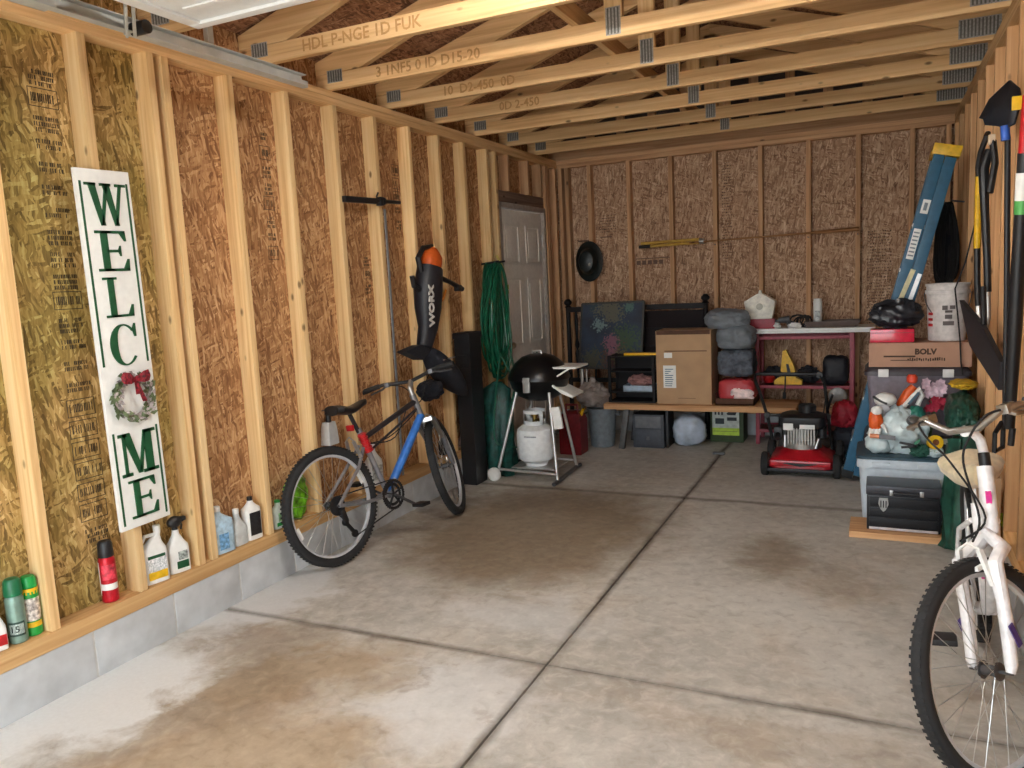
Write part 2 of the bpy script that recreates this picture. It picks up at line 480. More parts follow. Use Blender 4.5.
mb = MB()
g = 0.004
ys = [(-0.6, 2.7246), (2.7246, 5.2071), (5.2071, BY + 0.12)]
xs = [(-0.16, 1.7037), (1.7037, RX + 0.16)]
for (x0, x1) in xs:
    for (y0, y1) in ys:
        mb.box(x0 + g, x1 - g, y0 + g, y1 - g, -0.10, 0.0, bev=0.004)
mb.box(-0.16, RX + 0.16, -0.6, BY + 0.12, -0.14, -0.012)
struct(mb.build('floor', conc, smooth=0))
mb = MB(); mb.box(-9, 12, -16, -0.62, -0.2, -0.03)
struct(mb.build('ground', plain('driveway_concrete', rgb(190, 186, 178), 0.9, var=0.05, scale=3)))

blockM = plain('block_paint', rgb(190, 193, 194), 0.85, var=0.07, scale=8, bump=0.25)
mortarM = plain('mortar', rgb(196, 196, 192), 0.9, var=0.05)

def stud(mb_name, parent, x0, x1, y0, y1, z0, z1, mat, bev=0.003):
    b = MB(); b.box(x0, x1, y0, y1, z0, z1, bev=bev)
    return b.build(mb_name, mat, parent)

def blocks(parent, axis, face, away, a0, a1, phase):
    """one course of painted blocks; face = plane, away = direction of the thickness"""
    b = MB(); k = phase
    while k > a0: k -= 0.4064
    while k < a1:
        p0, p1 = max(k + 0.005, a0), min(k + 0.4014, a1)
        if p1 - p0 > 0.03:
            if axis == 'Y': b.box(min(face, face + away), max(face, face + away), p0, p1, 0.0, BLOCK, bev=0.006)
            else: b.box(p0, p1, min(face, face + away), max(face, face + away), 0.0, BLOCK, bev=0.006)
        k += 0.4064
    b.build('block_course', blockM, parent)
    b = MB(); f2 = face + (0.003 if away > 0 else -0.003); e = face + away * 0.98
    if axis == 'Y': b.box(min(f2, e), max(f2, e), a0, a1, -0.01, BLOCK - 0.001)
    else: b.box(a0, a1, min(f2, e), max(f2, e), -0.01, BLOCK - 0.001)
    b.build('mortar', mortarM, parent)

# ---- left wall
wl = struct(thing('wall_left', 'open stud left wall with strand board sheathing on a low block course', 'wall'))
del wl['category']
ydoor0, ydoor1 = 6.09, 7.11
b = MB()
b.box(-0.105, -SD, FY, 2.64, BLOCK, TOP + 0.2)
b.build('sheathing_panel', osb_green, wl, smooth=0)
b = MB()
b.box(-0.105, -SD, 2.644, ydoor0, BLOCK, TOP + 0.2)
b.box(-0.105, -SD, ydoor1, BY + 0.1, BLOCK, TOP + 0.2)
b.box(-0.105, -SD, ydoor0, ydoor1, 2.20, TOP + 0.2)
b.build('sheathing_panel', osb_red, wl, smooth=0)
blocks(wl, 'Y', 0.0, -0.19, FY, ydoor0, 2.015)
blocks(wl, 'Y', 0.0, -0.19, ydoor1, BY - .002, 7.11)
b = MB(); b.box(-SD - 0.01, 0.004, FY, ydoor0, BLOCK, SILL, bev=0.004); b.build('bottom_plate', sillM, wl)
b = MB(); b.box(-SD - 0.01, 0.004, ydoor1, BY, BLOCK, SILL, bev=0.004); b.build('bottom_plate', sillM, wl)
b = MB(); b.box(-SD, 0.0, FY, BY, PLATE, PLATE + SW, bev=0.002); b.build('top_plate', plateY, wl)
b = MB(); b.box(-SD, 0.0, FY, BY, PLATE + SW + 0.001, TOP, bev=0.002); b.build('top_plate', plateY, wl)
for ye in [0.26, 0.665, 1.07, 1.48, 1.885, 2.295, 2.625, 2.705, 3.095, 3.505, 3.92, 4.325, 4.73, 5.125, 5.51, 5.905, 6.06]:
    stud('wall_stud', wl, -SD, 0.0, ye - SW, ye, SILL, PLATE, studL)
for ye in [6.31, 6.735, 7.03]:
    stud('cripple_stud', wl, -SD, 0.0, ye - SW, ye, 2.30, PLATE, studB)
for ye in [7.15, 7.19, 7.40]:
    stud('wall_stud', wl, -SD, 0.0, ye - SW, ye, SILL, PLATE, studB)
b = MB(); b.box(-SD, -0.03, ydoor0 - 0.02, ydoor1 + 0.02, 2.205, 2.30, bev=0.003)
b.build('header', lumber('lumber_header', base=rgb(120, 98, 84), dark=rgb(96, 76, 64), lite=rgb(140, 116, 100), grain='Y', knots=0.1), wl)
# ink stamps printed down the edge of the board beside the sign
ink = plain('board_ink', rgb(44, 34, 20), 0.8)
b = MB(); srand(11)
runs = [(2.085, 2.46, 0.55), (3.34, 2.40, 1.72), (4.60, 2.35, 1.95), (4.19, 1.75, 1.45)]
z = 0
while runs or z > zlow:
    if z <= 0 or z <= zlow: y0, z, zlow = runs.pop(0)
    w = 0.125 if y0 < 3 else 0.08
    kind = random.random()
    if kind < 0.35:
        for (a0, a1, c0, c1) in ((y0, y0 + w, z, z - 0.003), (y0, y0 + w, z - 0.07, z - 0.073), (y0, y0 + 0.003, z - 0.07, z), (y0 + w - 0.003, y0 + w, z - 0.07, z)):
            b.box(-SD, -SD + 0.0006, a0, a1, min(c0, c1), max(c0, c1))
    rows = 1 if kind < 0.35 else random.choice((2, 3))
    for r in range(rows):
        h = 0.034 if rows == 1 else 0.016
        zz = z - 0.02 - r * 0.022; y = y0 + 0.012
        while y < y0 + w - 0.012:
            s = random.uniform(0.004, 0.009)
            if random.random() < 0.8:
                b.box(-SD, -SD + 0.0006, y, y + 0.0036, zz - h, zz)
                if random.random() < .6: b.box(-SD, -SD + 0.0006, y, y + s * .7, zz - 0.0022, zz)
                if random.random() < .5: b.box(-SD, -SD + 0.0006, y, y + s * .7, zz - h, zz - h + 0.0022)
                if random.random() < .4: b.box(-SD, -SD + 0.0006, y + s * .6, y + s * .6 + 0.002, zz - h, zz)
            y += s + 0.002
    z -= 0.088
b.build('printed_stamp', ink, wl, smooth=0)

# ---- side door in the left wall
doorM = plain('door_paint', rgb(232, 228, 220), 0.45, var=0.03)
d1 = struct(thing('door_1', 'closed pale grey six-panel door in the left wall', 'door', (0, ydoor0, 0))); del d1['category']
jambM = plain('door_jamb', rgb(120, 108, 98), 0.6)
b = MB()
b.box(-0.10, -0.012, ydoor0 + 0.002, ydoor0 + 0.04, 0.005, 2.20, bev=0.003)
b.box(-0.10, -0.012, ydoor1 - 0.04, ydoor1 - 0.002, 0.005, 2.20, bev=0.003)
b.box(-0.10, -0.012, ydoor0 + 0.002, ydoor1 - 0.002, 2.155, 2.20, bev=0.003)
b.build('door_frame', plain('door_frame_paint', rgb(160, 148, 138), 0.55), d1, world=True)
b = MB(); b.box(-0.08, -0.045, ydoor0 + 0.043, ydoor1 - 0.043, 0.02, 2.15, bev=0.003)
slab = b.build('door_slab', doorM, d1, world=True)
b = MB()
for (c, hw) in ((ydoor0 + 0.28, 0.155), (ydoor0 + 0.74, 0.155)):
    for (z0, z1) in ((0.16, 0.82), (0.95, 1.55), (1.68, 2.02)):
        for (a0, a1, c0, c1) in ((c - hw, c + hw, z0, z0 + .02), (c - hw, c + hw, z1 - .02, z1), (c - hw, c - hw + .02, z0, z1), (c + hw - .02, c + hw, z0, z1)):
            b.box(-0.045, -0.037, a0, a1, c0, c1, bev=0.003)
        b.box(-0.045, -0.040, c - hw + .05, c + hw - .05, z0 + .05, z1 - .05, bev=0.004)
b.build('raised_panels', doorM, d1, world=True)
b = MB(); b.lathe([(0.0, 0), (0.03, 0.001), (0.03, 0.008), (0.012, 0.012), (0.012, 0.03), (0.028, 0.04), (0.03, 0.055), (0.018, 0.07), (0.0, 0.072)], (-0.045, ydoor0 + 0.11, 0.97), 16, m=Matrix.Rotation(PI / 2, 3, 'Y').to_4x4())
b.build('door_knob', plain('knob_metal', rgb(180, 170, 150), 0.3, 1.0), d1, world=True)
b = MB()
for z in (0.25, 1.1, 1.85): b.cyl((-0.04, ydoor1 - 0.043, z), (-0.04, ydoor1 - 0.043, z + 0.09), 0.008, n=8)
b.build('hinges', plain('hinge_metal', rgb(150, 145, 140), 0.4, 1.0), d1, world=True)

b = MB(); b.box(-0.045, -0.0435, ydoor0 + .06, ydoor0 + .22, 1.46, 1.50); b.box(-0.045, -0.0435, ydoor0 + .05, ydoor0 + .20, 1.42, 1.45)
b.build('door_sticker', plain('sticker_lime', rgb(170, 178, 50), .5), d1, world=True)
b = MB(); b.box(-0.19, 0.0, ydoor0, ydoor1, -0.02, 0.012); b.build('threshold', plain('threshold_grey', rgb(120, 118, 114), .5, .5), d1, world=True)
# ---- back wall
wb = struct(thing('wall_back', 'open stud back wall with pinkish brown strand board sheathing', 'wall')); del wb['category']
for (x0, x1) in ((-0.1, 0.725), (0.728, 1.93), (1.933, 3.13), (3.133, RX + 0.1)):
    b = MB(); b.box(x0, x1, BY + SD, BY + SD + 0.012, BLOCK, TOP + 0.1); b.build('sheathing_panel', osb_back, wb, smooth=0)
blocks(wb, 'X', BY, 0.19, -0.19, RX + .19, 0.1)
b = MB(); b.box(0, RX, BY, BY + SD, BLOCK, SILL, bev=0.003); b.build('bottom_plate', plateX, wb)
b = MB(); b.box(0, RX, BY, BY + SD, PLATE, PLATE + SW, bev=0.003); b.build('top_plate', plateX, wb)
b = MB(); b.box(0, RX, BY - 0.004, BY + SD, PLATE + SW + 0.001, TOP, bev=0.003); b.build('top_plate', plateX, wb)
for xc in [0.03, 0.10, 0.331, 0.723, 1.126, 1.53, 1.93, 2.33, 2.725, 3.13, 3.39]:
    stud('wall_stud', wb, xc - SW / 2, xc + SW / 2, BY, BY + SD, SILL, PLATE, studB)
b = MB(); b.box(0.19, 0.31, BY + 0.02, BY + 0.05, 1.88, 1.89)
b.box(0.40, 0.52, BY + SD - 0.001, BY + SD, 1.905, 1.915)
for k in range(5):
    b.box(0.76 + k * 0.055, 0.80 + k * 0.055, BY + SD - 0.0008, BY + SD, 1.62, 1.66)
b.box(0.75, 1.1, BY + SD - 0.0008, BY + SD, 1.675, 1.683)
b.build('printed_stamp', plain('faded_ink', rgb(104, 80, 66), 0.8), wb, smooth=0)
b = MB(); srand(4)
for (x0, x1, z0, z1) in ((0.40, 0.56, 1.95, 2.12), (1.58, 1.66, 1.6, 2.5), (2.80, 2.98, 1.0, 1.8)):
    z = z1
    while z > z0:
        x = x0
        while x < x1:
            b.box(x, x + random.uniform(.004, .014), BY + SD - 0.0008, BY + SD, z - random.uniform(.003, .012), z); x += random.uniform(.012, .022)
        z -= 0.026
b.build('printed_stamp', plain('faded_ink_2', rgb(92, 68, 52), 0.8), wb, smooth=0)

# ---- right wall
wr = struct(thing('wall_right', 'open stud right wall of pale lumber', 'wall')); del wr['category']
osb_rt = osb('strand_board_right', [rgb(86, 56, 34), rgb(140, 98, 62), rgb(172, 126, 84), rgb(194, 150, 106), rgb(218, 182, 138)], 'X')
b = MB(); b.box(RX + SD, RX + SD + 0.012, FY, BY + 0.1, BLOCK, TOP + 0.2); b.build('sheathing_panel', osb_rt, wr, smooth=0)
blocks(wr, 'Y', RX, 0.19, FY, BY, 0.1)
b = MB(); b.box(RX, RX + SD, FY, BY, BLOCK, SILL, bev=0.003); b.build('bottom_plate', sillM, wr)
b = MB(); b.box(RX, RX + SD, FY, BY, PLATE, PLATE + SW, bev=0.003); b.build('top_plate', plateY, wr)
b = MB(); b.box(RX, RX + SD, FY, BY, PLATE + SW + 0.001, TOP, bev=0.003); b.build('top_plate', plateY, wr)
y = BY - 0.0
while y > FY + .1:
    stud('wall_stud', wr, RX, RX + SD, y - SW, y, SILL, PLATE, studR); y -= 0.4064

# ---- front wall: only the posts and the lintel of the open garage doorway
wf = struct(thing('wall_front', 'framing round the open garage doorway', 'wall')); del wf['category']
b = MB(); b.box(-0.1, 0.25, FY - 0.1, FY, 0, TOP); b.box(3.18, RX + 0.1, FY - 0.1, FY, 0, TOP)
b.build('door_post', studL, wf)
b = MB(); b.box(0.25, 3.18, FY - 0.1, FY, 2.42, TOP); b.build('lintel', plateX, wf)

# ---- ceiling: roof deck on trusses
ce = struct(thing('ceiling', 'underside of the roof with open timber trusses', 'ceiling')); del ce['category']
SL = 0.30; CH = 0.089
XM = RX / 2
def roofz(x): return TOP + CH + 0.012 + SL * (min(x, RX - x) + 0.09) 
TCH = CH / math.cos(math.atan(SL))
for s in (0, 1):
    b = MB()
    xa, xb_ = (-0.5, XM) if s == 0 else (RX + 0.5, XM)
    za, zb_ = [roofz(x) + TCH - 0.089 + 0.07 for x in (xa, xb_)]
    b.prism([(xa, za), (xb_, zb_), (xb_, zb_ + 0.015), (xa, za + 0.015)], FY - 0.3, BY + 0.4, 'Y')
    b.build('roof_deck', osb_roof, ce, smooth=0)
plateMetal = plain('gusset_metal', rgb(158, 156, 150), 0.55, 0.35, var=0.15, scale=90)
stampM = plain('lumber_stamp', rgb(180, 136, 84), 0.8)
def truss(yf, text=None):
    t = bpy.data.objects.new('roof_truss', None); C.objects.link(t); t.parent = ce; t.location = (0, yf, 0)
    y0, y1 = 0.0, SW
    z0 = TOP + 0.001
    b = MB(); b.box(-0.085, RX + 0.085, y0, y1, z0, z0 + CH, bev=0.003)
    b.build('bottom_chord', chordM, t)
    for s in (0, 1):
        f = (lambda x: x) if s == 0 else (lambda x: RX - x)
        zt = lambda x: z0 + CH + 0.0 + SL * (x + 0.09)
        # the top chord springs from the heel and rises to the ridge
        b = MB(); b.prism([(f(0.22), z0 + CH + 0.002), (f(-0.085), z0 + CH + 0.002), (f(-0.085), zt(-0.085) + 0.068), (f(XM), zt(XM) + 0.068), (f(XM), zt(XM) + 0.068 - TCH)], y0, y1, 'Y')
        b.build('top_chord', chordM, t)
    zr = z0 + CH + SL * (XM + .09) + 0.068 - TCH
    b = MB(); b.box(XM - 0.045, XM + 0.045, y0, y1, z0 + CH + 0.002, zr + .012, bev=0.002); b.build('king_post', studL, t)
    teeth = MB()
    for xp, w, zc, h in ((0.05, 0.105, z0 + 0.070, 0.07), (RX - 0.06, 0.20, z0 + 0.075, 0.10), (XM, 0.075, z0 + 0.078, 0.13)):
        b = MB(); b.box(xp - w / 2, xp + w / 2, y0 - 0.0016, y0 - 0.0001, zc - h / 2, zc + h / 2)
        g_ = 0.017; x = xp - w / 2 + 0.008
        while x < xp + w / 2 - 0.01:
            teeth.box(x, x + 0.008, y0 - 0.0026, y0 - 0.0017, zc - h / 2 + 0.005, zc + h / 2 - 0.005); x += g_
        b.build('gusset_plate', plateMetal, t)
    teeth.build('gusset_teeth', plain('gusset_slots', rgb(92, 88, 82), 0.6), t)
    if text:
        b = MB(); b.text(text, 0.078, M_at((0.66, -0.0006, z0 + 0.045), (1, 0, 0), (0, 0, 1)), 0.0004, bold=.0012)
        b.build('lumber_stamp', stampM, t, smooth=0)
    return t
tys = [-0.41, 0.20, 0.81, 1.42, 2.03, 2.64, 3.25, 3.86, 4.47, 5.08, 5.69, 6.30, 6.91]
txt = {3.25: 'HDL P-NGE 1D FUK', 3.86: '3 1NF5 0 ID D15-20', 4.47: '10  D2-450  0D', 5.08: '0D 2-450'}
for yf in tys: truss(yf, txt.get(yf))
# gable end: chord, studs and boarding over the back wall
gb = bpy.data.objects.new('gable_frame', None); C.objects.link(gb); gb.parent = ce; gb.location = (0, BY + 0.02, 0)
b = MB(); b.box(-0.085, RX + 0.085, 0, SW, TOP + 0.001, TOP + CH, bev=0.003); b.build('bottom_chord', plateX, gb)
x = 0.35
while x < RX - 0.2:
    zt = roofz(x) + 0.05
    b = MB(); b.box(x - SW, x + SW, 0.0, SW, TOP + CH + 0.001, zt); b.build('gable_stud', studB, gb); x += 0.305
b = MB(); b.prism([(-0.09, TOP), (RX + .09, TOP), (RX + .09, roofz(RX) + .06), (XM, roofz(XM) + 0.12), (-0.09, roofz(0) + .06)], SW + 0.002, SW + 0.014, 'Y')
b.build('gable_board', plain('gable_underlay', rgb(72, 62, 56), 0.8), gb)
# the long brace nailed across the top of the bottom chords
b = MB(); b.box(1.50, 1.538, 2.0, BY - 0.02, TOP + CH + 0.002, TOP + CH + 0.091, bev=0.002); b.build('lateral_brace', plateY, ce)

# ---- overhead garage door, open under the trusses, with its track
zd = 2.50
d2 = struct(thing('door_2', 'white overhead garage door rolled up under the trusses', 'door', (0, 0, zd))); del d2['category']
whiteD = plain('garage_door_white', rgb(226, 228, 228), 0.4, var=0.02)
galv = plain('galvanised_steel', rgb(186, 188, 184), 0.5, 0.35, var=0.06, scale=12)
darkst = plain('dark_steel', rgb(52, 52, 54), 0.45, 0.6)
X0, X1, Y1 = 0.66, 3.0, 2.24
for k in range(4):
    ya, yb = Y1 - 0.545 * (k + 1) + 0.006, Y1 - 0.545 * k
    b = MB(); b.box(X0, X1, ya, yb, zd, zd + 0.035, bev=0.004)
    b.build('door_panel', whiteD, d2, world=True)
b = MB()
b.box(X0, X1, Y1 - 0.035, Y1 + 0.004, zd - 0.012, zd, bev=0.003)
b.box(X0 - 0.004, X0 + 0.05, Y1 - 2.1, Y1, zd - 0.010, zd, bev=0.003)
b.box(X0 + .1, X1, Y1 - 0.16, Y1 - 0.125, zd - 0.006, zd, bev=0.003)
b.build('door_stiles', whiteD, d2, world=True)
b = MB()
xt = 0.42; zt = 2.52
b.box(xt - 0.002, xt, 0.3, 3.10, zt - 0.03, zt + 0.018)
b.box(xt - 0.002, xt + 0.035, 0.3, 3.10, zt - 0.032, zt - 0.029)
b.box(xt - 0.002, xt + 0.030, 0.3, 3.10, zt + 0.016, zt + 0.019)
b.box(xt - 0.03, xt + 0.002, 2.15, 3.14, zt - 0.028, zt + 0.0)
b.build('door_track', galv, d2, world=True)
b = MB(); b.box(xt - 0.012, xt + 0.012, 2.52, 2.55, zt + 0.03, TOP + 0.14)
b.build('track_hanger', galv, d2, world=True)
b = MB(); b.beam((0.44, 2.12, zt - .03), (0.60, 1.99, zd + .03), 0.010, 0.055, bev=0.003); b.beam((0.44, 2.155, zt - .035), (0.60, 2.02, zd + .02), 0.012, 0.02, bev=0.003)
b.build('roller_bracket', galv, d2, world=True)
b = MB(); b.cyl((0.43, 2.16, zd + 0.005), (0.50, 2.16, zd + 0.005), 0.024, n=14); b.cyl((0.43, 1.60, zd + 0.005), (0.52, 1.60, zd + 0.005), 0.024, n=14)
b.box(0.44, 0.60, 1.58, 1.68, zd - .03, zd + 0.03, bev=.004)
b.cyl((0.40, 1.80, zd + .03), (0.62, 1.86, zd + .04), 0.020, n=12); b.tube([(0.45, 1.75, zd + .0), (0.50, 1.82, zd + .05), (0.55, 1.88, zd + .02), (0.60, 1.95, zd + .05)], .008, 6)
b.build('roller', darkst, d2, world=True)
b = MB(); b.box(0.48, 0.66, 1.55, 1.72, zd - 0.04, zd - 0.02, bev=0.003); b.box(0.52, 0.58, 1.50, 1.75, zd - 0.06, zd - 0.03, bev=0.003)
b.build('hinge_bracket', galv, d2, world=True)

# ================================================================ added fill light under the trusses, out of view, to brighten the back
lt = thing('added_fill_light', 'added fill light built as a white tube fixture under the second truss', 'added light', (1.8, 2.44, 2.60))
b = MB(); b.box(-0.6, 0.6, -0.06, 0.06, 0.045, 0.075, bev=0.006); b.box(-0.62, -0.59, -0.06, 0.06, 0.0, 0.07, bev=0.004); b.box(0.59, 0.62, -0.06, 0.06, 0.0, 0.07, bev=0.004)
b.build('housing', plain('fill_light_housing', rgb(230, 230, 226), 0.5), lt)
em, ent, eb = newmat('fill_light_tube'); eb.inputs['Emission Color'].default_value = (1.0, 0.98, 0.94, 1); eb.inputs['Emission Strength'].default_value = FILL_LIGHT
for s in (-1, 1):
    b = MB(); b.cyl((-0.585, s * 0.035, 0.02), (0.585, s * 0.035, 0.02), 0.013, n=12); b.build('tube', em, lt)

# ================================================================ shared materials
black_pl = plain('black_plastic', rgb(24, 24, 27), 0.45, var=0.06)
black_rub = plain('black_rubber', rgb(30, 30, 31), 0.8, var=0.08)
black_fab = plain('black_fabric', rgb(22, 23, 32), 0.9, var=0.12, bump=0.2, scale=60)
steel = plain('brushed_steel', rgb(190, 190, 188), 0.28, 1.0, var=0.04)
alu = plain('aluminium', rgb(205, 205, 203), 0.4, 0.85, var=0.04)
grey_mt = plain('grey_metal', rgb(98, 98, 100), 0.42, 0.7)
white_pl = plain('white_plastic', rgb(232, 232, 228), 0.4, var=0.03)
white_pt = plain('white_paint', rgb(238, 238, 234), 0.4, var=0.02)
green_pt = plain('letter_green', rgb(18, 78, 44), 0.6)
red_pl = plain('red_plastic', rgb(180, 26, 32), 0.4)
yellow_pl = plain('yellow_plastic', rgb(232, 184, 28), 0.45)
orange_pl = plain('orange_plastic', rgb(224, 92, 26), 0.45)
teal_pl = plain('teal_plastic', rgb(30, 110, 96), 0.6)
card = plain('cardboard', rgb(184, 150, 114), 0.85, var=0.04, scale=8)
card_dk = plain('cardboard_dark', rgb(92, 62, 46), 0.85)

# ================================================================ WELCOME sign
sg = thing('welcome_sign', 'tall white wooden sign with green WELCOME letters hanging on the left wall', 'sign', (0.0, 2.312, 0.565), (R_(0.9), 0, 0))
sw, sh, st = 0.252, 1.50, 0.018
b = MB(); b.box(0.001, st, -sw / 2, sw / 2, 0, sh, bev=0.003); b.build('board', white_pt, sg)
b = MB()
for s in (-1, 1):
    e = s * (sw / 2 - 0.018)
    for (z0, z1) in ((0.02, 0.42), (0.70, 1.45)):
        b.box(st, st + 0.0012, e - 0.005, e + 0.005, z0, z1)
b.build('green_stripes', green_pt, sg)
def letter(ch, zc, w, h):
    """bold roman capital; u across (towards +y), v up"""
    b = MB(); d0, d1 = st + 0.0002, st + 0.006
    u0, u1 = -w / 2, w / 2; v0, v1 = zc - h / 2, zc + h / 2
    TH, tn = w * 0.21, w * 0.075
    def pg(p): b.prism(p, d0, d1, 'X')
    def rect(a, c, e, f): pg([(a, e), (c, e), (c, f), (a, f)])
    if ch in 'EL':
        rect(u0 + w * .17, u0 + w * .17 + TH, v0, v1)
        rect(u0, u0 + w * .17 + TH + w * .12, v0, v0 + tn)
        rect(u0, u0 + w * .17 + TH + w * .12, v1 - tn, v1)
        rect(u0 + w * .3, u1, v0, v0 + tn)
        pg([(u1 - w * .18, v0 + tn), (u1, v0), (u1 + w * .02, v0 + h * .30), (u1 - w * .03, v0 + h * .30)])
        if ch == 'E':
            rect(u0 + w * .3, u1 - w * .04, v1 - tn, v1)
            pg([(u1 - w * .22, v1 - tn), (u1 - w * .04, v1), (u1 - w * .02, v1 - h * .26), (u1 - w * .07, v1 - h * .26)])
            rect(u0 + w * .3, u1 - w * .26, zc - tn / 2, zc + tn / 2)
            pg([(u1 - w * .32, zc), (u1 - w * .25, zc + h * .13), (u1 - w * .22, zc + h * .13), (u1 - w * .22, zc - h * .13), (u1 - w * .25, zc - h * .13)])
    if ch == 'W':
        for k in (0, 1):
            a = u0 + w * .06 + k * w * .37
            pg([(a, v1), (a + TH * .85, v1), (a + w * .30 + TH * .25, v0), (a + w * .24, v0)])
            c = a + w * .24
            pg([(c, v0), (c + tn, v0), (c + w * .20 + tn, v1), (c + w * .20, v1)])
        for a in (u0 + w * .11, u0 + w * .50, u1 - w * .10): rect(a - w * .13, a + w * .15, v1 - tn * .8, v1)
    if ch == 'M':
        rect(u0 + w * .10, u0 + w * .10 + tn, v0, v1)
        rect(u1 - w * .10 - TH, u1 - w * .10, v0, v1)
        pg([(u0 + w * .10, v1), (u0 + w * .10 + TH, v1), (zx := w * 0.06, v0 + h * .12), (zx - TH * .5, v0 + h * .02)])
        pg([(zx - TH * .45, v0 + h * .02), (zx, v0 + h * .02), (u1 - w * .10 - TH * .7, v1), (u1 - w * .10 - TH, v1)])
        rect(u0, u0 + w * .28, v0, v0 + tn); rect(u1 - w * .40, u1 + w * .02, v0, v0 + tn)
        rect(u0, u0 + w * .22, v1 - tn, v1); rect(u1 - w * .3, u1 + w * .02, v1 - tn, v1)
    if ch == 'C':
        n = 26; a0, a1 = R_(42), R_(322)
        for i in range(n):
            p, q = a0 + (a1 - a0) * i / n, a0 + (a1 - a0) * (i + 1) / n
            def ring(t):
                th = TH * (0.40 + 0.85 * max(0, math.cos(t - PI)) ** 0.8)
                return ((math.cos(t) * w * .5, zc + math.sin(t) * h * .5), (math.cos(t) * (w * .5 - th), zc + math.sin(t) * (h * .5 - th * .5)))
            (A, B_), (C_, D_) = ring(p), ring(q)
            pg([A, C_, D_, B_])
        pg([(w * .33, zc + h * .36), (w * .42, zc + h * .50), (w * .46, zc + h * .50), (w * .46, zc + h * .18), (w * .40, zc + h * .18)])
    o = b.build('letter', green_pt, sg, smooth=0)
    return o
letter('W', 1.360, 0.176, 0.17); letter('E', 1.172, 0.145, 0.165); letter('L', 0.982, 0.13, 0.165)
letter('C', 0.782, 0.135, 0.175); letter('M', 0.318, 0.18, 0.185); letter('E', 0.122, 0.135, 0.165)

wre = thing('door_wreath', 'small green and white wreath with a red checked bow on the tall white sign', 'wreath', (0.026, 2.304, 1.124))
b = MB(); b.tube([(0, 0.078 * math.cos(t), 0.082 * math.sin(t)) for t in np.linspace(0, 2 * PI, 24, endpoint=False)], 0.005, 6, closed=True)
b.build('twig_ring', plain('twig', rgb(104, 92, 66), 0.8), wre)
srand(3)
def leaves(b, n, rad, size, flatx=0.02):
    for i in range(n):
        t = random.uniform(0, 2 * PI); r = rad + random.uniform(-0.016, 0.016)
        c = Vector((random.uniform(0.0, flatx), r * math.cos(t), r * math.sin(t) * 1.03))
        d = Vector((random.uniform(-.2, .6), -math.sin(t) + random.uniform(-.8, .8), math.cos(t) + random.uniform(-.8, .8))).normalized()
        s = d.cross(Vector((1, 0, 0.2))).normalized(); L_ = size * random.uniform(.6, 1.2); W_ = L_ * 0.32
        v = b._v([c, c + d * L_ * .4 + s * W_, c + d * L_, c + d * L_ * .4 - s * W_]); b._f(v)
b = MB(); leaves(b, 100, 0.086, 0.034); b.build('green_leaves', plain('leaf_green', rgb(92, 106, 72), 0.7, var=0.3, scale=60), wre, smooth=0)
b = MB(); leaves(b, 90, 0.082, 0.028, 0.026); b.build('white_leaves', plain('leaf_pale', rgb(158, 148, 146), 0.7, var=0.25, scale=60), wre, smooth=0)
bowM = plain('bow_red', rgb(120, 18, 32), 0.7, var=0.45, scale=110)
b = MB()
for s in (-1, 1):
    b.loft([[(0.03, 0.002 * s, 0.075 + dz) for dz in (-.008, 0.0, .008, 0.0)],
            [(0.045 + q, 0.032 * s, 0.082 + dz) for q, dz in ((0, -.022), (.008, 0), (0, .026), (-.012, 0))],
            [(0.04 + q, 0.062 * s, 0.084 + dz) for q, dz in ((0, -.020), (.010, 0), (0, .028), (-.012, 0))],
            [(0.036, 0.072 * s, 0.084 + dz) for dz in (-.006, 0.0, .010, 0.0)]])
b.loft([[(0.034, y, 0.07) for y in (-.006, .006)] + [(0.037, y, 0.07) for y in (.006, -.006)], [(0.034, y, -0.022) for y in (0.022, .044)] + [(0.037, y, -0.022) for y in (.044, 0.022)]])
b.loft([[(0.030, y, 0.07) for y in (-.006, .006)] + [(0.033, y, 0.07) for y in (.006, -.006)], [(0.030, y, 0.012) for y in (-0.004, .012)] + [(0.033, y, 0.012) for y in (.012, -0.004)]])
b.obox((0.045, 0, 0.08), (0.016, 0.02, 0.022), bev=0.006)
b.build('bow', bowM, wre)

# ================================================================ bottles and cans along the bottom plate of the left wall
PZ = SILL + 0.001
def can(loc, label, r, h, body, cap, caph, capr=0.85, band=None, name='spray_can', rot=0, lab=None):
    t = thing(name, label, 'can', loc, (0, 0, rot))
    b = MB(); b.lathe([(r * .9, 0), (r, .004), (r, h - caph - 0.02), (r * .97, h - caph - .016), (r * .72, h - caph)], n=24); b.build('can_body', body, t)
    b = MB(); b.lathe([(r * capr * .98, h - caph - 0.004), (r * capr, h - caph + .002), (r * capr * .93, h - .012), (r * capr * .7, h - .002), (0.001, h)], n=24); b.build('cap', cap, t)
    for (z0, z1, m, a0, a1) in (band or []):
        b = MB(); n = 14; A = [a0 + (a1 - a0) * i / n for i in range(n + 1)]
        b.loft([[(math.cos(a) * r * 1.012, math.sin(a) * r * 1.012, z) for a in A] for z in (z0, z1)], closed=False, cap=False)
        b.build('label', m, t)
    if lab:
        for s, size, z, m in lab:
            b = MB(); b.text(s, size, M_at((r * 1.03 * math.cos(R_(-48)), r * 1.03 * math.sin(R_(-48)), z), (math.sin(R_(48)), math.cos(R_(48)), 0), (0, 0, 1)), 0.0006); b.build('label_lettering', m, t, smooth=0)
    return t
greyteal = plain('can_grey_teal', rgb(122, 150, 138), 0.35, 0.3)
dkgreen = plain('cap_dark_green', rgb(22, 104, 66), 0.4)
ltgreen = plain('can_green', rgb(30, 150, 60), 0.4)
FULL = (-PI, PI - .001)
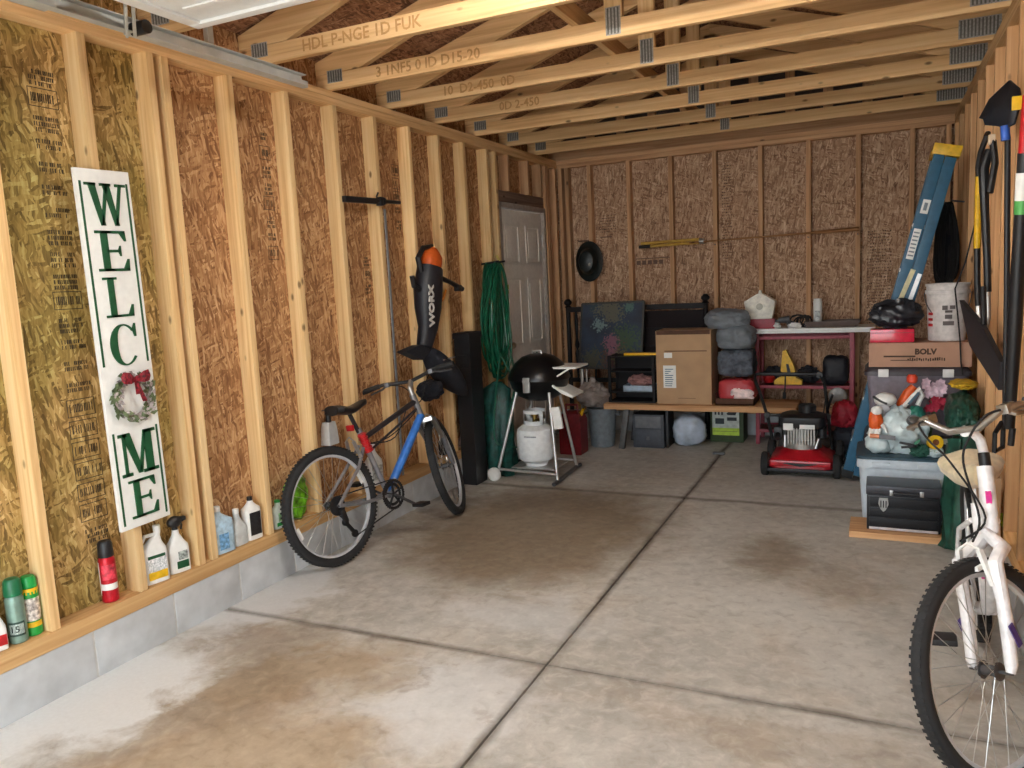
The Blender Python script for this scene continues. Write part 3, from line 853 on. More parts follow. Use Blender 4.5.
can((-0.048, 1.750, PZ), 'grey-green spray can with a dark green cap beside the bright green one', 0.032, 0.25, greyteal, dkgreen, 0.062, 1.0,
    [(0.03, 0.085, plain('label_dark', rgb(40, 66, 58), 0.5), -1.6, 0.3), (0.038, 0.077, plain('label_pale', rgb(190, 204, 196), 0.5), -1.5, 0.2)], lab=[('15', 0.035, 0.057, plain('label_ink', rgb(30, 44, 40), 0.6))])
can((-0.056, 1.815, PZ), 'green spray can with a yellow band under its bright green cap, beside the first stud', 0.030, 0.235, ltgreen, plain('cap_bright_green', rgb(18, 150, 70), 0.35), 0.04, 1.0,
    [(0.165, 0.188, yellow_pl, *FULL), (0.06, 0.15, plain('label_pinkish', rgb(206, 188, 180), 0.5, var=0.4, scale=70), -2.0, 0.8), (0.035, 0.055, yellow_pl, -2.0, 0.8)])
can((-0.052, 2.150, PZ), 'red spray can with a tall black cap standing alone left of the sign', 0.0335, 0.265, plain('can_red', rgb(184, 22, 40), 0.3, 0.3), black_pl, 0.066, 0.93,
    [(0.055, 0.082, white_pl, -1.7, 0.6), (0.03, 0.175, white_pl, -2.3, -1.75), (0.10, 0.165, plain('label_crimson', rgb(206, 60, 76), 0.4, var=0.35, scale=50), -1.4, 0.3)])
def jug(loc, label, w, d, h, mat, capm, name='jug', cat='jug', rot=0.0, neck=0.30, labels=(), handle=False, necku=0.0, capr=0.016, caph=0.025, sq=0.6, cap=True):
    """moulded bottle; w along local y, d along local x"""
    t = thing(name, label, cat, loc, (0, 0, rot))
    b = MB(); rings = []
    prof = [(0.90, 0), (1.0, 0.01), (1.0, 1 - neck - 0.1), (0.96, 1 - neck), (0.72, 1 - neck * .62), (0.40, 1 - neck * .28), (0.24, 1 - neck * .10), (0.24, 1.0)]
    for s, z in prof:
        n = 24; ring = []
        k = max(0.0, (0.96 - s) / 0.72)
        for i in range(n):
            a = 2 * PI * i / n; e = 2 / (2 + sq * 4 * (1 - k))
            cx = math.copysign(abs(math.cos(a)) ** e, math.cos(a)); cy = math.copysign(abs(math.sin(a)) ** e, math.sin(a))
            rad_x = (d / 2) * s if k == 0 else (d / 2) * s * (1 - k) + 0.015 * k
            rad_y = (w / 2) * s if k == 0 else (w / 2) * s * (1 - k) + 0.015 * k
            ring.append((cx * rad_x, cy * rad_y + necku * k, z * (h - caph)))
        rings.append(ring)
    b.loft(rings); b.build('bottle_body', mat, t)
    if cap:
        b = MB(); b.lathe([(capr, 0), (capr, caph * .9), (capr * .85, caph), (0.001, caph)], (0, necku, h - caph), 18); b.build('cap', capm, t)
    if handle:
        zz = (h - caph)
        b = MB(); b.tube([(0, necku + 0.008, zz * 0.93), (0, -necku * .2 - w * .18, zz * .94), (0, -w * .43, zz * .80), (0, -w * .43, zz * .62), (0, -w * .30, zz * .56)], 0.009, 8); b.build('handle', mat, t)
    for (z0, z1, y0, y1, m) in labels:
        b = MB(); b.box(d / 2 * .96, d / 2 + 0.0012, y0, y1, z0, z1, bev=0.0008); b.build('label', m, t)
    return t
def trigger(t, z, m, s=1.0, y=0.0, flip=1):
    b = MB(); b.cyl((0, y, z - 0.005), (0, y, z + 0.02), 0.014, 0.012)
    b.prism([(y - .014, z + .018), (y + .016, z + .018), (y + .03 * flip, z + .03), (y + .052 * flip, z + .036), (y + .052 * flip, z + .052), (y - .006, z + .058), (y - .026 * flip, z + .048)] if flip > 0 else
            [(y + .014, z + .018), (y - .016, z + .018), (y - .03, z + .03), (y - .052, z + .036), (y - .052, z + .052), (y + .006, z + .058), (y + .026, z + .048)], -0.011, 0.011, 'X')
    b.tube([(0, y + .026 * flip, z + .034), (0, y + .034 * flip, z + .015), (0, y + .028 * flip, z - .006)], 0.005, 6)
    return b.build('trigger', m, t)
label_b = plain('label_blue_print', rgb(214, 224, 228), 0.5, var=0.25, scale=120)
jug((-0.052, 1.672, PZ), 'white plastic bottle with a red spot at the very left edge of the bottom plate', 0.065, 0.05, 0.19, white_pl, white_pl, rot=-0.3, neck=0.45, labels=[(0.02, 0.06, 0.0, 0.028, red_pl)], name='bottle', cat='bottle')
jug((-0.044, 2.372, PZ), 'white jug with a handle and a yellow-based label under the foot of the sign', 0.118, 0.066, 0.255, white_pl, white_pl, rot=-0.2, neck=0.34, handle=True, necku=0.030,
    labels=[(0.02, 0.055, -0.044, 0.044, yellow_pl), (0.056, 0.115, -0.044, 0.044, label_b), (0.116, 0.13, -0.04, 0.040, green_pt)])
t = jug((-0.044, 2.505, PZ), 'white spray bottle with a black trigger head, right of the yellow-labelled jug', 0.10, 0.058, 0.225, white_pl, black_pl, rot=-0.25, neck=0.38, necku=0.0, cap=False, name='spray_bottle', cat='bottle',
    labels=[(0.02, 0.055, -0.02, 0.036, green_pt), (0.06, 0.10, -0.01, 0.034, plain('label_grey_print', rgb(150, 156, 150), 0.5, var=0.4, scale=90))])
trigger(t, 0.20, black_pl, flip=1)
b = MB(); b.blob((0, 0.0, .235), (.022, .035, .028), .03, 1, 2, sub=3); b.build('trigger_hood', black_pl, t)
bluepl = plain('frosted_blue_plastic', rgb(176, 202, 218), 0.35, var=0.15, scale=40)
t = jug((-0.044, 2.775, PZ), 'crumpled frosted blue bottle with a wide handled top, first item right of the double stud', 0.122, 0.066, 0.235, bluepl, white_pl, rot=-0.15, neck=0.22, handle=True, necku=-0.012,
    labels=[(0.02, 0.10, -0.034, 0.02, plain('label_sky', rgb(112, 160, 200), 0.4, var=0.3, scale=60))])
jug((-0.044, 2.892, PZ), 'translucent white jug squeezed in behind the frosted blue bottle', 0.085, 0.05, 0.19, plain('milky_plastic', rgb(206, 210, 208), 0.35), white_pl, neck=0.45, necku=-.01)
t = jug((-0.044, 2.985, PZ), 'white oil bottle with a black label and dark cap', 0.098, 0.058, 0.225, white_pl, black_pl, rot=-0.15, neck=0.20, necku=0.0, capr=0.014, caph=0.02,
    labels=[(0.025, 0.145, -0.030, 0.036, plain('label_black', rgb(32, 30, 32), 0.5, var=0.3, scale=90))])
jug((-0.045, 3.185, PZ), 'low white tub with a green label beside the rear wheel of the silver bicycle', 0.105, 0.06, 0.15, plain('tub_white', rgb(214, 226, 214), 0.4), ltgreen, neck=0.35, caph=0.012,
    labels=[(0.015, 0.035, -0.045, 0.045, ltgreen), (0.04, 0.085, -0.03, 0.03, plain('label_foliage', rgb(150, 196, 140), 0.5, var=0.4, scale=90))])
lime = plain('lime_film', rgb(104, 170, 30), 0.35, var=0.35, scale=30)
b = MB(); b.blob((-0.045, 3.335, PZ + 0.125), (0.036, 0.085, 0.135), 0.10, 2.5, 4, flat=PZ, creases=0.3)
tag(b.build('seed_bag', lime, smooth=50), 'lime green bag standing behind the rear wheel of the silver bicycle', 'bag')
t = jug((-0.044, 4.085, PZ), 'tall white jug with printed side seen through the frame of the silver bicycle', 0.13, 0.065, 0.27, white_pl, white_pl, rot=-0.1, neck=0.35,
    labels=[(0.04, 0.13, -0.05, 0.05, plain('label_grey_soft', rgb(176, 178, 172), 0.5, var=0.3, scale=70))])
jug((-0.044, 4.985, PZ), 'small black bottle with a pale green label beyond the front wheel of the silver bicycle', 0.085, 0.055, 0.165, black_pl, black_pl, neck=0.3,
    labels=[(0.04, 0.11, -0.03, 0.03, plain('label_palegreen', rgb(170, 190, 160), 0.5))], name='bottle', cat='bottle')
jug((-0.044, 5.27, PZ), 'small pinkish plastic bottle on the bottom plate beside the tall black bin', 0.06, 0.045, 0.12, plain('pink_plastic', rgb(206, 170, 160), 0.5), red_pl, neck=0.4, name='bottle', cat='bottle')
# bottle hung from a nail behind the saddle
t = thing('hanging_bottle', 'white bottle with a black neck hanging just behind the saddle of the silver bicycle', 'bottle', (-0.045, 3.672, 0.625))
b = MB(); b.loft([[(x * k, y * k, z) for x, y in ((-.03, -.04), (.03, -.04), (.03, .04), (-.03, .04))] for z, k in ((0, 1.05), (.004, 1.1), (.10, .95), (.135, .8))]); b.build('bottle_body', white_pl, t)
b = MB(); b.lathe([(0.018, 0.132), (0.016, 0.18), (0.022, 0.182), (0.010, 0.20), (0.004, 0.215)], n=14); b.build('bottle_neck', black_pl, t)
b = MB(); b.cyl((-0.046, 0, 0.20), (0.012, 0, 0.206), 0.003); b.build('nail', grey_mt, t)

# ================================================================ rail and strip between the studs
rl = thing('clamp_rail', 'black metal rail with a clamp fixed across the studs high on the left wall', 'rail', (0.0, 3.9, 2.05))
b = MB(); b.beam((0.02, 0.0, 0.012), (0.02, 0.33, 0.02), 0.03, 0.036, bev=0.004); b.build('rail', black_pl, rl)
b = MB(); b.cyl((0.02, 0.30, 0.02), (0.02, 0.60, 0.030), 0.012); b.build('rod', black_pl, rl)
b = MB(); b.obox((0.022, 0.37, 0.022), (0.04, 0.03, 0.055), bev=0.004); b.cyl((0.02, 0.40, 0.025), (0.02, 0.415, 0.025), 0.026); b.cyl((0.02, 0.34, .05), (0.02, .36, .075), 0.006); b.build('clamp', black_pl, rl)
b = MB(); b.box(0.002, 0.009, 4.333, 4.352, 0.272, 2.03, bev=0.001)
tag(b.build('metal_strip', plain('strip_grey', rgb(150, 156, 162), 0.4, 0.5)), 'thin grey metal strip standing against the studs under the black clamp rail', 'strip')

# ================================================================ leaf blower vacuum with its bag
lo = at(426, 300, x=0.10)
bl = thing('leaf_blower', 'black and orange leaf blower with white lettering hanging nozzle-down on the left wall', 'leaf blower', (0.10, lo.y, lo.z))
def bp(px, py, dx=0.0):
    p = at(px, py, x=0.10 + dx); return p - Vector((0.10, lo.y, lo.z))
b = MB(); c = [bp(430, 268), bp(428, 290), bp(428, 308), bp(428, 328), bp(424, 348)]
b.tube(c, [0.105, 0.118, 0.108, 0.080, 0.062], 18, flat=0.8); b.build('motor_body', plain('blower_black', rgb(26, 27, 34), 0.5), bl)
b = MB(); b.tube([bp(433, 249), bp(432, 256), bp(431, 262), bp(430, 270)], [0.04, 0.085, 0.092, 0.085], 18, flat=0.8); b.build('impeller_cover', plain('blower_orange', rgb(196, 84, 22), 0.5), bl)
b = MB(); b.tube([bp(421, 272), bp(418, 258), bp(423, 248), bp(432, 246)], [0.018, 0.02, 0.018, 0.014], 10)
b.tube([bp(412, 276), bp(414, 286), bp(420, 290)], 0.018, 10); b.build('handle', black_pl, bl)
b = MB(); b.tube([bp(436, 276), bp(450, 282), bp(462, 289)], [0.02, 0.016, 0.02], 10); b.obox(bp(458, 288), (0.04, 0.06, 0.045), bev=0.01); b.build('side_grip', black_pl, bl)
b = MB(); b.tube([bp(438, 304), bp(443, 299), bp(446, 290)], [0.012, 0.012, 0.008], 8); b.build('orange_latch', plain('latch_orange', rgb(200, 120, 40), 0.5), bl)
b = MB(); q = at(432, 306, x=0.205) - Vector(bl.location); b.text('WORX', 0.085, M_at((q.x, q.y, q.z), (0, -0.06, -1), (0, 1, -0.06)) @ Matrix.Scale(-1, 4, (1, 0, 0)) @ Matrix.Scale(-1, 4, (0, 1, 0)), 0.003, bold=0.003)
b.build('lettering', plain('blower_white', rgb(214, 212, 206), 0.5), bl, smooth=0)
b = MB(); b.loft([[bp(416, 345) + Vector((.03, 0, 0)), bp(416, 345) - Vector((.03, 0, 0)), bp(430, 348) - Vector((.03, 0, 0)), bp(430, 348) + Vector((.03, 0, 0))],
                  [bp(401, 352) + Vector((.04, 0, 0)), bp(401, 352) - Vector((.04, 0, 0)), bp(418, 360) - Vector((.04, 0, 0)), bp(418, 360) + Vector((.04, 0, 0))]]); b.build('nozzle_flap', black_fab, bl)
bgp = at(442, 378, x=0.12)
vb = bl
def bq(px, py): return at(px, py, x=0.12) - Vector(bl.location)
b = MB(); b.tube([bq(428, 350), bq(436, 362), bq(446, 374), bq(457, 386), bq(466, 396)], [0.06, 0.10, 0.12, 0.085, 0.02], 16, flat=0.75)
bagmesh = b.build('collection_bag', black_fab, vb, sub=1)
b = MB(); b.tube([bq(433, 360) + Vector((.08, 0, 0)), bq(444, 357) + Vector((.085, 0, 0))], 0.006, 6); b.build('zip_pull', steel, vb)
b = MB(); b.blob(bq(430, 390), (0.09, 0.10, 0.07), 0.10, 2.0, 7, creases=0.2); b.build('bag_end', black_fab, vb)

# ================================================================ bicycles
def wheel(root, name, cx, cz, R, tr, m=None, tire=None, rimm=None, spokes=28, hubw=0.05):
    T = (m or Matrix())
    b = MB(); n = 56
    rr = R - 2 * tr
    ring = [(rr + 0.012, -0.011), (rr + 0.012, 0.011), (rr - 0.008, 0.010), (rr - 0.012, 0), (rr - 0.008, -0.010)]
    rings = [[(cx + math.cos(2 * PI * i / n) * r, y, cz + math.sin(2 * PI * i / n) * r) for r, y in ring] for i in range(n)]
    R2 = [b._v(r) for r in rings]
    for i in range(n):
        A, B_ = R2[i], R2[(i + 1) % n]
        for k in range(5): b._f((A[k], A[(k + 1) % 5], B_[(k + 1) % 5], B_[k]))
    b.xf(T); w = b.build(name, rimm, root)
    b = MB(); b.tube([(cx + math.cos(t) * (R - tr), 0, cz + math.sin(t) * (R - tr)) for t in np.linspace(0, 2 * PI, 60, endpoint=False)], tr, 12, closed=True)
    for i in range(90):       # tread knobs
        t = 2 * PI * i / 90
        for y in (-0.45, 0.45):
            c = Vector((cx + math.cos(t) * (R - 0.0022), y * tr, cz + math.sin(t) * (R - 0.0022)))
            b.obox(c, (0.0022, tr * 0.6, 0.010), Matrix.Rotation(-t, 3, 'Y'))
    b.xf(T); b.build('tyre', tire, w)
    b = MB()
    for i in range(spokes):
        t = 2 * PI * i / spokes; s = 1 if i % 2 else -1; t2 = t + (0.9 if (i // 2) % 2 else -0.9)
        b.cyl((cx + math.cos(t2) * 0.022, s * hubw * .5, cz + math.sin(t2) * 0.022), (cx + math.cos(t) * (rr - .008), 0, cz + math.sin(t) * (rr - .008)), 0.0013, n=5)
    b.xf(T); b.build('spokes', steel, w)
    b = MB(); b.cyl((cx, -hubw * .5, cz), (cx, hubw * .5, cz), 0.016); b.cyl((cx, -hubw * .52, cz), (cx, -hubw * .45, cz), 0.027); b.cyl((cx, hubw * .45, cz), (cx, hubw * .52, cz), 0.027); b.cyl((cx, -0.065, cz), (cx, 0.065, cz), 0.006)
    b.xf(T); b.build('hub', grey_mt, w)
    return w
def saddle(root, x, z, mat, length=0.27, width=0.15, thick=0.05, tilt=0.0, y=0):
    b = MB(); rings = []
    for k in range(13):
        u = k / 12; xx = x - length * .45 + length * u
        w = width / 2 * (1 - u) ** 0.9 * (0.75 + 0.25 * math.sin(min(1, u * 6) * PI / 2)) + 0.022 * (1 if u < .96 else .55)
        if u < 0.06: w *= 0.75
        zz = z + 0.012 * math.cos(u * 2 * PI) + tilt * (u - .5)
        h = thick * (1.0 - 0.4 * u)
        rings.append([(xx, y + math.cos(a) * w, zz + math.sin(a) * (h * .45 if math.sin(a) > 0 else h * .75)) for a in np.linspace(0, 2 * PI, 16, endpoint=False)])
    b.loft(rings); return b.build('saddle', mat, root)
def crank(root, x, z, r, ang, mat, side=-1, ringm=None, length=0.17, out=0.125):
    b = MB()
    for rr, yy in ((r, 0.045), (r * .75, 0.037)):
        n = 36; outer = [(x + math.cos(2 * PI * i / (n * 2)) * (rr + (0.004 if i % 2 else -0.001)), z + math.sin(2 * PI * i / (n * 2)) * (rr + (0.004 if i % 2 else -0.001))) for i in range(n * 2)]
        inner = [(x + math.cos(2 * PI * i / (n * 2)) * (rr - .016), z + math.sin(2 * PI * i / (n * 2)) * (rr - .016)) for i in range(n * 2)]
        A = b._v([(p[0], side * yy, p[1]) for p in outer]); B_ = b._v([(p[0], side * yy, p[1]) for p in inner])
        C2 = b._v([(p[0], side * (yy + .003), p[1]) for p in outer]); D2 = b._v([(p[0], side * (yy + .003), p[1]) for p in inner])
        for i in range(n * 2):
            j = (i + 1) % (n * 2); b._f((A[i], A[j], B_[j], B_[i])); b._f((C2[i], C2[j], D2[j], D2[i])); b._f((A[i], A[j], C2[j], C2[i])); b._f((B_[i], B_[j], D2[j], D2[i]))
    for k in range(5):
        a = 2 * PI * k / 5 + .3
        b.beam((x, side * .045, z), (x + math.cos(a) * (r - .008), side * .045, z + math.sin(a) * (r - .008)), 0.006, 0.014, up=(0, 1, 0))
    b.build('chainring', ringm or grey_mt, root)
    for s in (1, -1):
        a = ang + (0 if s == side else PI)
        e = (x + math.cos(a) * length, s * 0.075, z + math.sin(a) * length)
        b = MB(); b.beam((x, s * 0.055, z), e, 0.012, 0.026, up=(0, 1, 0), bev=0.004); cr = b.build('crank_arm', mat, root)
        b = MB(); b.obox((e[0], s * (out if s == side else min(out, .105)), e[2]), (0.075, 0.085, 0.022), bev=0.006); b.cyl((e[0], s * 0.07, e[2]), (e[0], s * 0.09, e[2]), 0.008); b.build('pedal', black_pl, cr)
def steer_matrix(top, bot, ang):
    top, bot = Vector((top[0], 0, top[1])), Vector((bot[0], 0, bot[1]))
    ax = (top - bot).normalized()
    return Matrix.Translation(bot) @ Matrix.Rotation(ang, 4, ax) @ Matrix.Translation(-bot)

rimM = plain('rim_silver', rgb(196, 198, 202), 0.4, 0.25, var=.03)
# ---- silver and blue mountain bicycle leaning on the left wall
bk = thing('bicycle', 'silver and blue mountain bicycle leaning against the left wall', 'bicycle', (0.180, 3.405, 0.004), (R_(-7.5), 0, R_(80.0)))
Rw, tr = 0.335, 0.026
htop, hbot = (0.80, 0.83), (0.845, 0.69)
bbx, bbz = 0.44, 0.29; sx_, sz_ = 0.29, 0.72
silverP = plain('frame_silver', rgb(150, 152, 156), 0.35, 0.6); blueP = plain('frame_blue', rgb(52, 110, 186), 0.35); darkP = plain('frame_dark', rgb(52, 48, 50), 0.4, 0.3)
SM = steer_matrix(htop, hbot, R_(30))
wheel(bk, 'rear_wheel', 0, Rw, Rw, tr, None, black_rub, rimM, hubw=0.06)
FX = 1.07
wheel(bk, 'front_wheel', FX, Rw, Rw, tr, SM, black_rub, rimM)
b = MB(); b.tube([(hbot[0] - .005, 0, hbot[1] + .02), (0.66, 0, 0.52), (bbx, 0, bbz + .01)], [0.024, 0.027, 0.024], 14); dt = b.build('down_tube', blueP, bk)
b = MB(); b.tube([(bbx + .07, 0, bbz + .075), (bbx + .0, 0, bbz)], [0.0275, 0.026], 14); b.build('down_tube_foot', silverP, dt)
b = MB(); b.tube([(htop[0] - .003, 0, htop[1] - .03), (sx_ + .01, 0.0, sz_ - .07)], [0.018, 0.016], 12); b.tube([(htop[0] + .01, 0, htop[1] - .075), (sx_ + .05, 0, sz_ - .15)], 0.008, 8); b.build('top_tube', darkP, bk)
b = MB(); b.tube([(sx_, 0, sz_), (bbx, 0, bbz)], 0.017, 12); b.cyl((bbx, -.04, bbz), (bbx, .04, bbz), 0.022)
b.build('seat_tube', silverP, bk)
b = MB(); b.tube([(htop[0] - .008, 0, htop[1] + .02), (hbot[0] + .006, 0, hbot[1] - .015)], 0.021, 12); b.build('head_tube', silverP, bk)
b = MB()
for s in (-1, 1):
    b.tube([(0, s * .062, Rw), (0.20, s * .052, 0.51), (sx_ + .005, s * .02, sz_ - .10)], 0.010, 8)
    b.tube([(0, s * .062, Rw), (0.20, s * .052, 0.30), (bbx - .02, s * .03, bbz)], 0.011, 8)
b.build('rear_stays', silverP, bk)
b = MB(); b.tube([(sx_, 0, sz_ - .02), (sx_ - .055, 0, sz_ + .115)], 0.013, 10); b.build('seat_post', darkst, bk)
saddle(bk, sx_ - .055, sz_ + .135, black_pl, tilt=0.01)
b = MB(); b.cyl((sx_ + .03, -0.03, sz_ - .14), (sx_ - .01, -.03, sz_ - .03), 0.022); 
for k in range(6): b.cyl((sx_ + .03 - k * .007, -.03, sz_ - .14 + k * .02), (sx_ + .028 - k * .007, -.03, sz_ - .134 + k * .02), 0.028)
b.build('shock_spring', red_pl, bk)
b = MB(); b.obox((sx_ - .06, 0, sz_ + .015), (0.02, 0.05, 0.035), bev=0.006); b.build('rear_reflector', red_pl, bk)
# fork, brakes, stem and bar all turn with the steering
hx, hz = hbot[0] + .012, hbot[1] - .02
b = MB()
b.obox((hx, 0, hz), (0.05, 0.13, 0.03), bev=0.008)
for s in (-1, 1):
    b.cyl((hx + .003, s * .055, hz), (FX - .045, s * .055, Rw + .18), 0.014)
b.xf(SM); b.build('fork_stanchions', steel, bk)
b = MB()
for s in (-1, 1):
    b.tube([(FX - .06, s * .055, Rw + .21), (FX - .02, s * .055, Rw + .05), (FX, s * .055, Rw)], [0.019, 0.017, 0.014], 10)
b.tube([(FX - .055, .055, Rw + .20), (FX - .10, .05, Rw + .33), (FX - .10, -.05, Rw + .33), (FX - .055, -.055, Rw + .20)], 0.012, 8)
b.xf(SM); b.build('fork_lowers', plain('fork_grey', rgb(120, 122, 126), 0.35, 0.5), bk)
b = MB()
for s in (-1, 1): b.beam((FX - .075, s * .045, Rw + .24), (FX - .085, s * .03, Rw + .345), 0.012, 0.018, up=(1, 0, 0)); b.obox((FX - .07, s * .025, Rw + .295), (0.045, .014, .014))
b.tube([(FX - .085, -.035, Rw + .345), (FX - .09, 0, Rw + .37), (FX - .085, .035, Rw + .345)], 0.004, 6)
b.xf(SM); b.build('front_brake', alu, bk)
b = MB()
for s in (-1, 1): b.beam((0.235, s * .045, 0.56), (0.21, s * .03, 0.66), 0.012, 0.018, up=(1, 0, 0))
b.tube([(0.21, -.035, 0.66), (0.21, 0, 0.685), (0.21, .035, 0.66)], 0.004, 6); b.build('rear_brake', alu, bk)
stx, stz = htop[0] + .02, htop[1] + .105
b = MB(); b.cyl((htop[0] - .005, 0, htop[1]), (htop[0] - .018, 0, htop[1] + .07), 0.016); b.tube([(htop[0] - .016, 0, htop[1] + .06), (stx + .03, 0, stz)], 0.017, 10); b.xf(SM); b.build('stem', alu, bk)
bar = [(stx - .035, .31, stz + .022), (stx + .0, .17, stz + .03), (stx + .02, .08, stz + .012), (stx + .03, 0, stz), (stx + .02, -.08, stz + .012), (stx + .0, -.17, stz + .03), (stx - .035, -.31, stz + .022)]
b = MB(); b.tube(bar, 0.012, 10); b.xf(SM); hb = b.build('handlebar', darkst, bk)
for s in (-1, 1):
    b = MB(); b.tube([(stx - .036, s * .315, stz + .022), (stx - .012, s * .195, stz + .029)], [0.018, 0.016], 12); b.xf(SM); b.build('grip', black_rub, hb)
    b = MB(); b.tube([(stx + .02, s * .155, stz + .022), (stx + .045, s * .20, stz + .005), (stx + .035, s * .28, stz - .006)], [0.009, 0.007, 0.006], 8); b.obox((stx + .008, s * .15, stz + .022), (0.04, .03, .03), bev=.006); b.xf(SM); b.build('brake_lever', grey_mt, hb)
b = MB()
for s, e in ((-1, (0.75, 0.0, 0.80)), (1, (0.80, 0.03, 0.72))):
    b.tube(spline([SM @ Vector((stx + .01, s * .15, stz + .02)), SM @ Vector((stx + .12, s * .08, stz - .02)), SM @ Vector((stx + .08, s * .01, stz - .14)), Vector(e), Vector((0.55, s * .03, 0.62)), Vector((0.33, s * .02, 0.62))]), 0.0035, 6)
b.build('cables', black_rub, bk)
crank(bk, bbx, bbz, 0.09, R_(-35), grey_mt, -1, darkst)
b = MB(); b.cyl((0, -.045, Rw), (0, -.050, Rw), 0.055, n=24); b.cyl((0, -.038, Rw), (0, -.045, Rw), 0.04, n=24); b.build('sprockets', darkst, bk)
b = MB(); b.beam((0.01, -.065, Rw - .02), (0.03, -.065, Rw - .10), 0.02, 0.03, up=(1, 0, 0), bev=.005); b.beam((0.03, -.055, Rw - .10), (0.09, -.055, Rw - .185), 0.012, 0.022, up=(1, 0, 0), bev=.004)
b.cyl((0.03, -.05, Rw - .10), (0.03, -.06, Rw - .10), 0.022); b.cyl((0.085, -.05, Rw - .18), (0.085, -.06, Rw - .18), 0.022); b.build('rear_derailleur', black_pl, bk)
b = MB(); b.tube([(0.0, -.05, Rw + .05), (bbx, -.046, bbz + .09)], 0.004, 6); b.tube([(0.10, -.055, Rw - .195), (bbx - .02, -.046, bbz - .088)], 0.004, 6); b.tube([(0.0, -.05, Rw - .055), (0.02, -.055, Rw - .08)], 0.004, 6); b.build('chain', darkst, bk)
for a in (0.4, 3.5):
    b = MB(); b.obox((math.cos(a) * .26, 0, Rw + math.sin(a) * .26), (0.07, 0.008, 0.018), Matrix.Rotation(-a - PI / 2, 3, 'Y'), bev=.003); b.build('spoke_reflector', white_pl, bk)

# ---- white bicycle with a sheepskin-coloured saddle at the right wall
wk = thing('bicycle', 'white and pink bicycle with a tan padded saddle facing the camera at the right edge', 'bicycle', (3.287, 3.53, 0.004), (R_(5.0), 0, R_(-90.5)))
Rw2, tr2 = 0.328, 0.024
whiteB = plain('bike_white', rgb(236, 234, 234), 0.3, coat=0.3)
pinkP = plain('bike_pink', rgb(226, 60, 150), 0.4)
ht2, hb2 = (0.735, 0.86), (0.79, 0.70)
SM2 = steer_matrix(ht2, hb2, R_(-38))
FX2 = 0.99
wheel(wk, 'rear_wheel', 0, Rw2, Rw2, tr2, None, black_rub, rimM)
wheel(wk, 'front_wheel', FX2, Rw2, Rw2, tr2, SM2, black_rub, rimM, spokes=32)
bx2, bz2 = 0.40, 0.28; s2x, s2z = 0.27, 0.63
b = MB()
b.tube([(hb2[0] - .01, 0, hb2[1] + .02), (0.68, 0, 0.52), (0.56, 0, 0.36), (bx2, 0, bz2)], [0.027, 0.03, 0.028, 0.025], 14)
b.build('down_tube', whiteB, wk)
b = MB(); b.tube([(ht2[0] + .005, 0, ht2[1] - .03), (0.60, 0, 0.62), (0.46, 0, 0.45), (0.345, 0, 0.42)], [0.02, 0.022, 0.02, 0.017], 12); b.build('top_tube', whiteB, wk)
b = MB(); b.tube([(s2x, 0, s2z), (bx2, 0, bz2)], 0.018, 12); b.cyl((bx2, -.04, bz2), (bx2, .04, bz2), 0.023); b.build('seat_tube', whiteB, wk)
b = MB(); b.tube([(ht2[0] - .006, 0, ht2[1] + .02), (hb2[0] + .006, 0, hb2[1] - .015)], 0.023, 12); b.build('head_tube', whiteB, wk)
b = MB()
b.obox(((ht2[0] + hb2[0]) / 2, 0, (ht2[1] + hb2[1]) / 2), (0.050, 0.016, 0.07), Matrix.Rotation(R_(19), 3, 'Y') , bev=.003)
b.obox((0.70, 0, 0.545), (0.03, 0.062, 0.10), Matrix.Rotation(R_(28), 3, 'Y'), bev=.01)
b.build('pink_decals', pinkP, wk)
b = MB()
for s in (-1, 1):
    b.tube([(0, s * .062, Rw2), (0.16, s * .055, 0.50), (s2x + .01, s * .02, s2z - .06)], 0.010, 8)
    b.tube([(0, s * .062, Rw2), (0.20, s * .055, 0.29), (bx2 - .02, s * .03, bz2)], 0.011, 8)
b.build('rear_stays', whiteB, wk)
b = MB(); b.tube([(s2x, 0, s2z - .02), (s2x - .04, 0, s2z + .11)], 0.013, 10); b.build('seat_post', alu, wk)
tanM = plain('saddle_tan', rgb(206, 188, 152), 0.9, var=0.10, scale=25, bump=0.3, sheen=0.3)
saddle(wk, s2x - .03, s2z + .125, tanM, length=0.29, width=0.21, thick=0.10, tilt=0.02)
hx, hz = hb2[0] + .012, hb2[1] - .02
b = MB()
b.tube([(FX2 - .06, -.06, Rw2 + .20), (FX2 - .085, -.057, Rw2 + .30), (hx + .03, -.045, hz - .03), (hx + .012, 0, hz + .006), (hx + .03, .045, hz - .03), (FX2 - .085, .057, Rw2 + .30), (FX2 - .06, .06, Rw2 + .20)], [0.017, 0.02, 0.023, 0.025, 0.023, 0.02, 0.017], 10)
for s in (-1, 1):
    b.tube([(FX2 - .088, s * .060, Rw2 + .30), (FX2 - .05, s * .060, Rw2 + .14), (FX2 - .012, s * .060, Rw2 + .02), (FX2, s * .058, Rw2)], [0.018, 0.019, 0.018, 0.012], 12)
b.xf(SM2); b.build('fork', whiteB, wk)
for s in (-1, 1):
    b = MB(); b.obox((FX2 - .042, s * .0795, Rw2 + .10), (0.02, 0.004, 0.07), Matrix.Rotation(R_(13), 3, 'Y')); b.xf(SM2); b.build('fork_decal', plain('decal_purple', rgb(80, 60, 130), 0.4), wk)
b = MB()
for s in (-1, 1): b.beam((FX2 - .06, s * .05, Rw2 + .24), (FX2 - .07, s * .032, Rw2 + .345), 0.012, 0.018, up=(1, 0, 0)); b.obox((FX2 - .06, s * .025, Rw2 + .295), (0.045, .014, .014))
b.tube([(FX2 - .07, -.035, Rw2 + .345), (FX2 - .07, 0, Rw2 + .365), (FX2 - .07, .035, Rw2 + .345)], 0.004, 6)
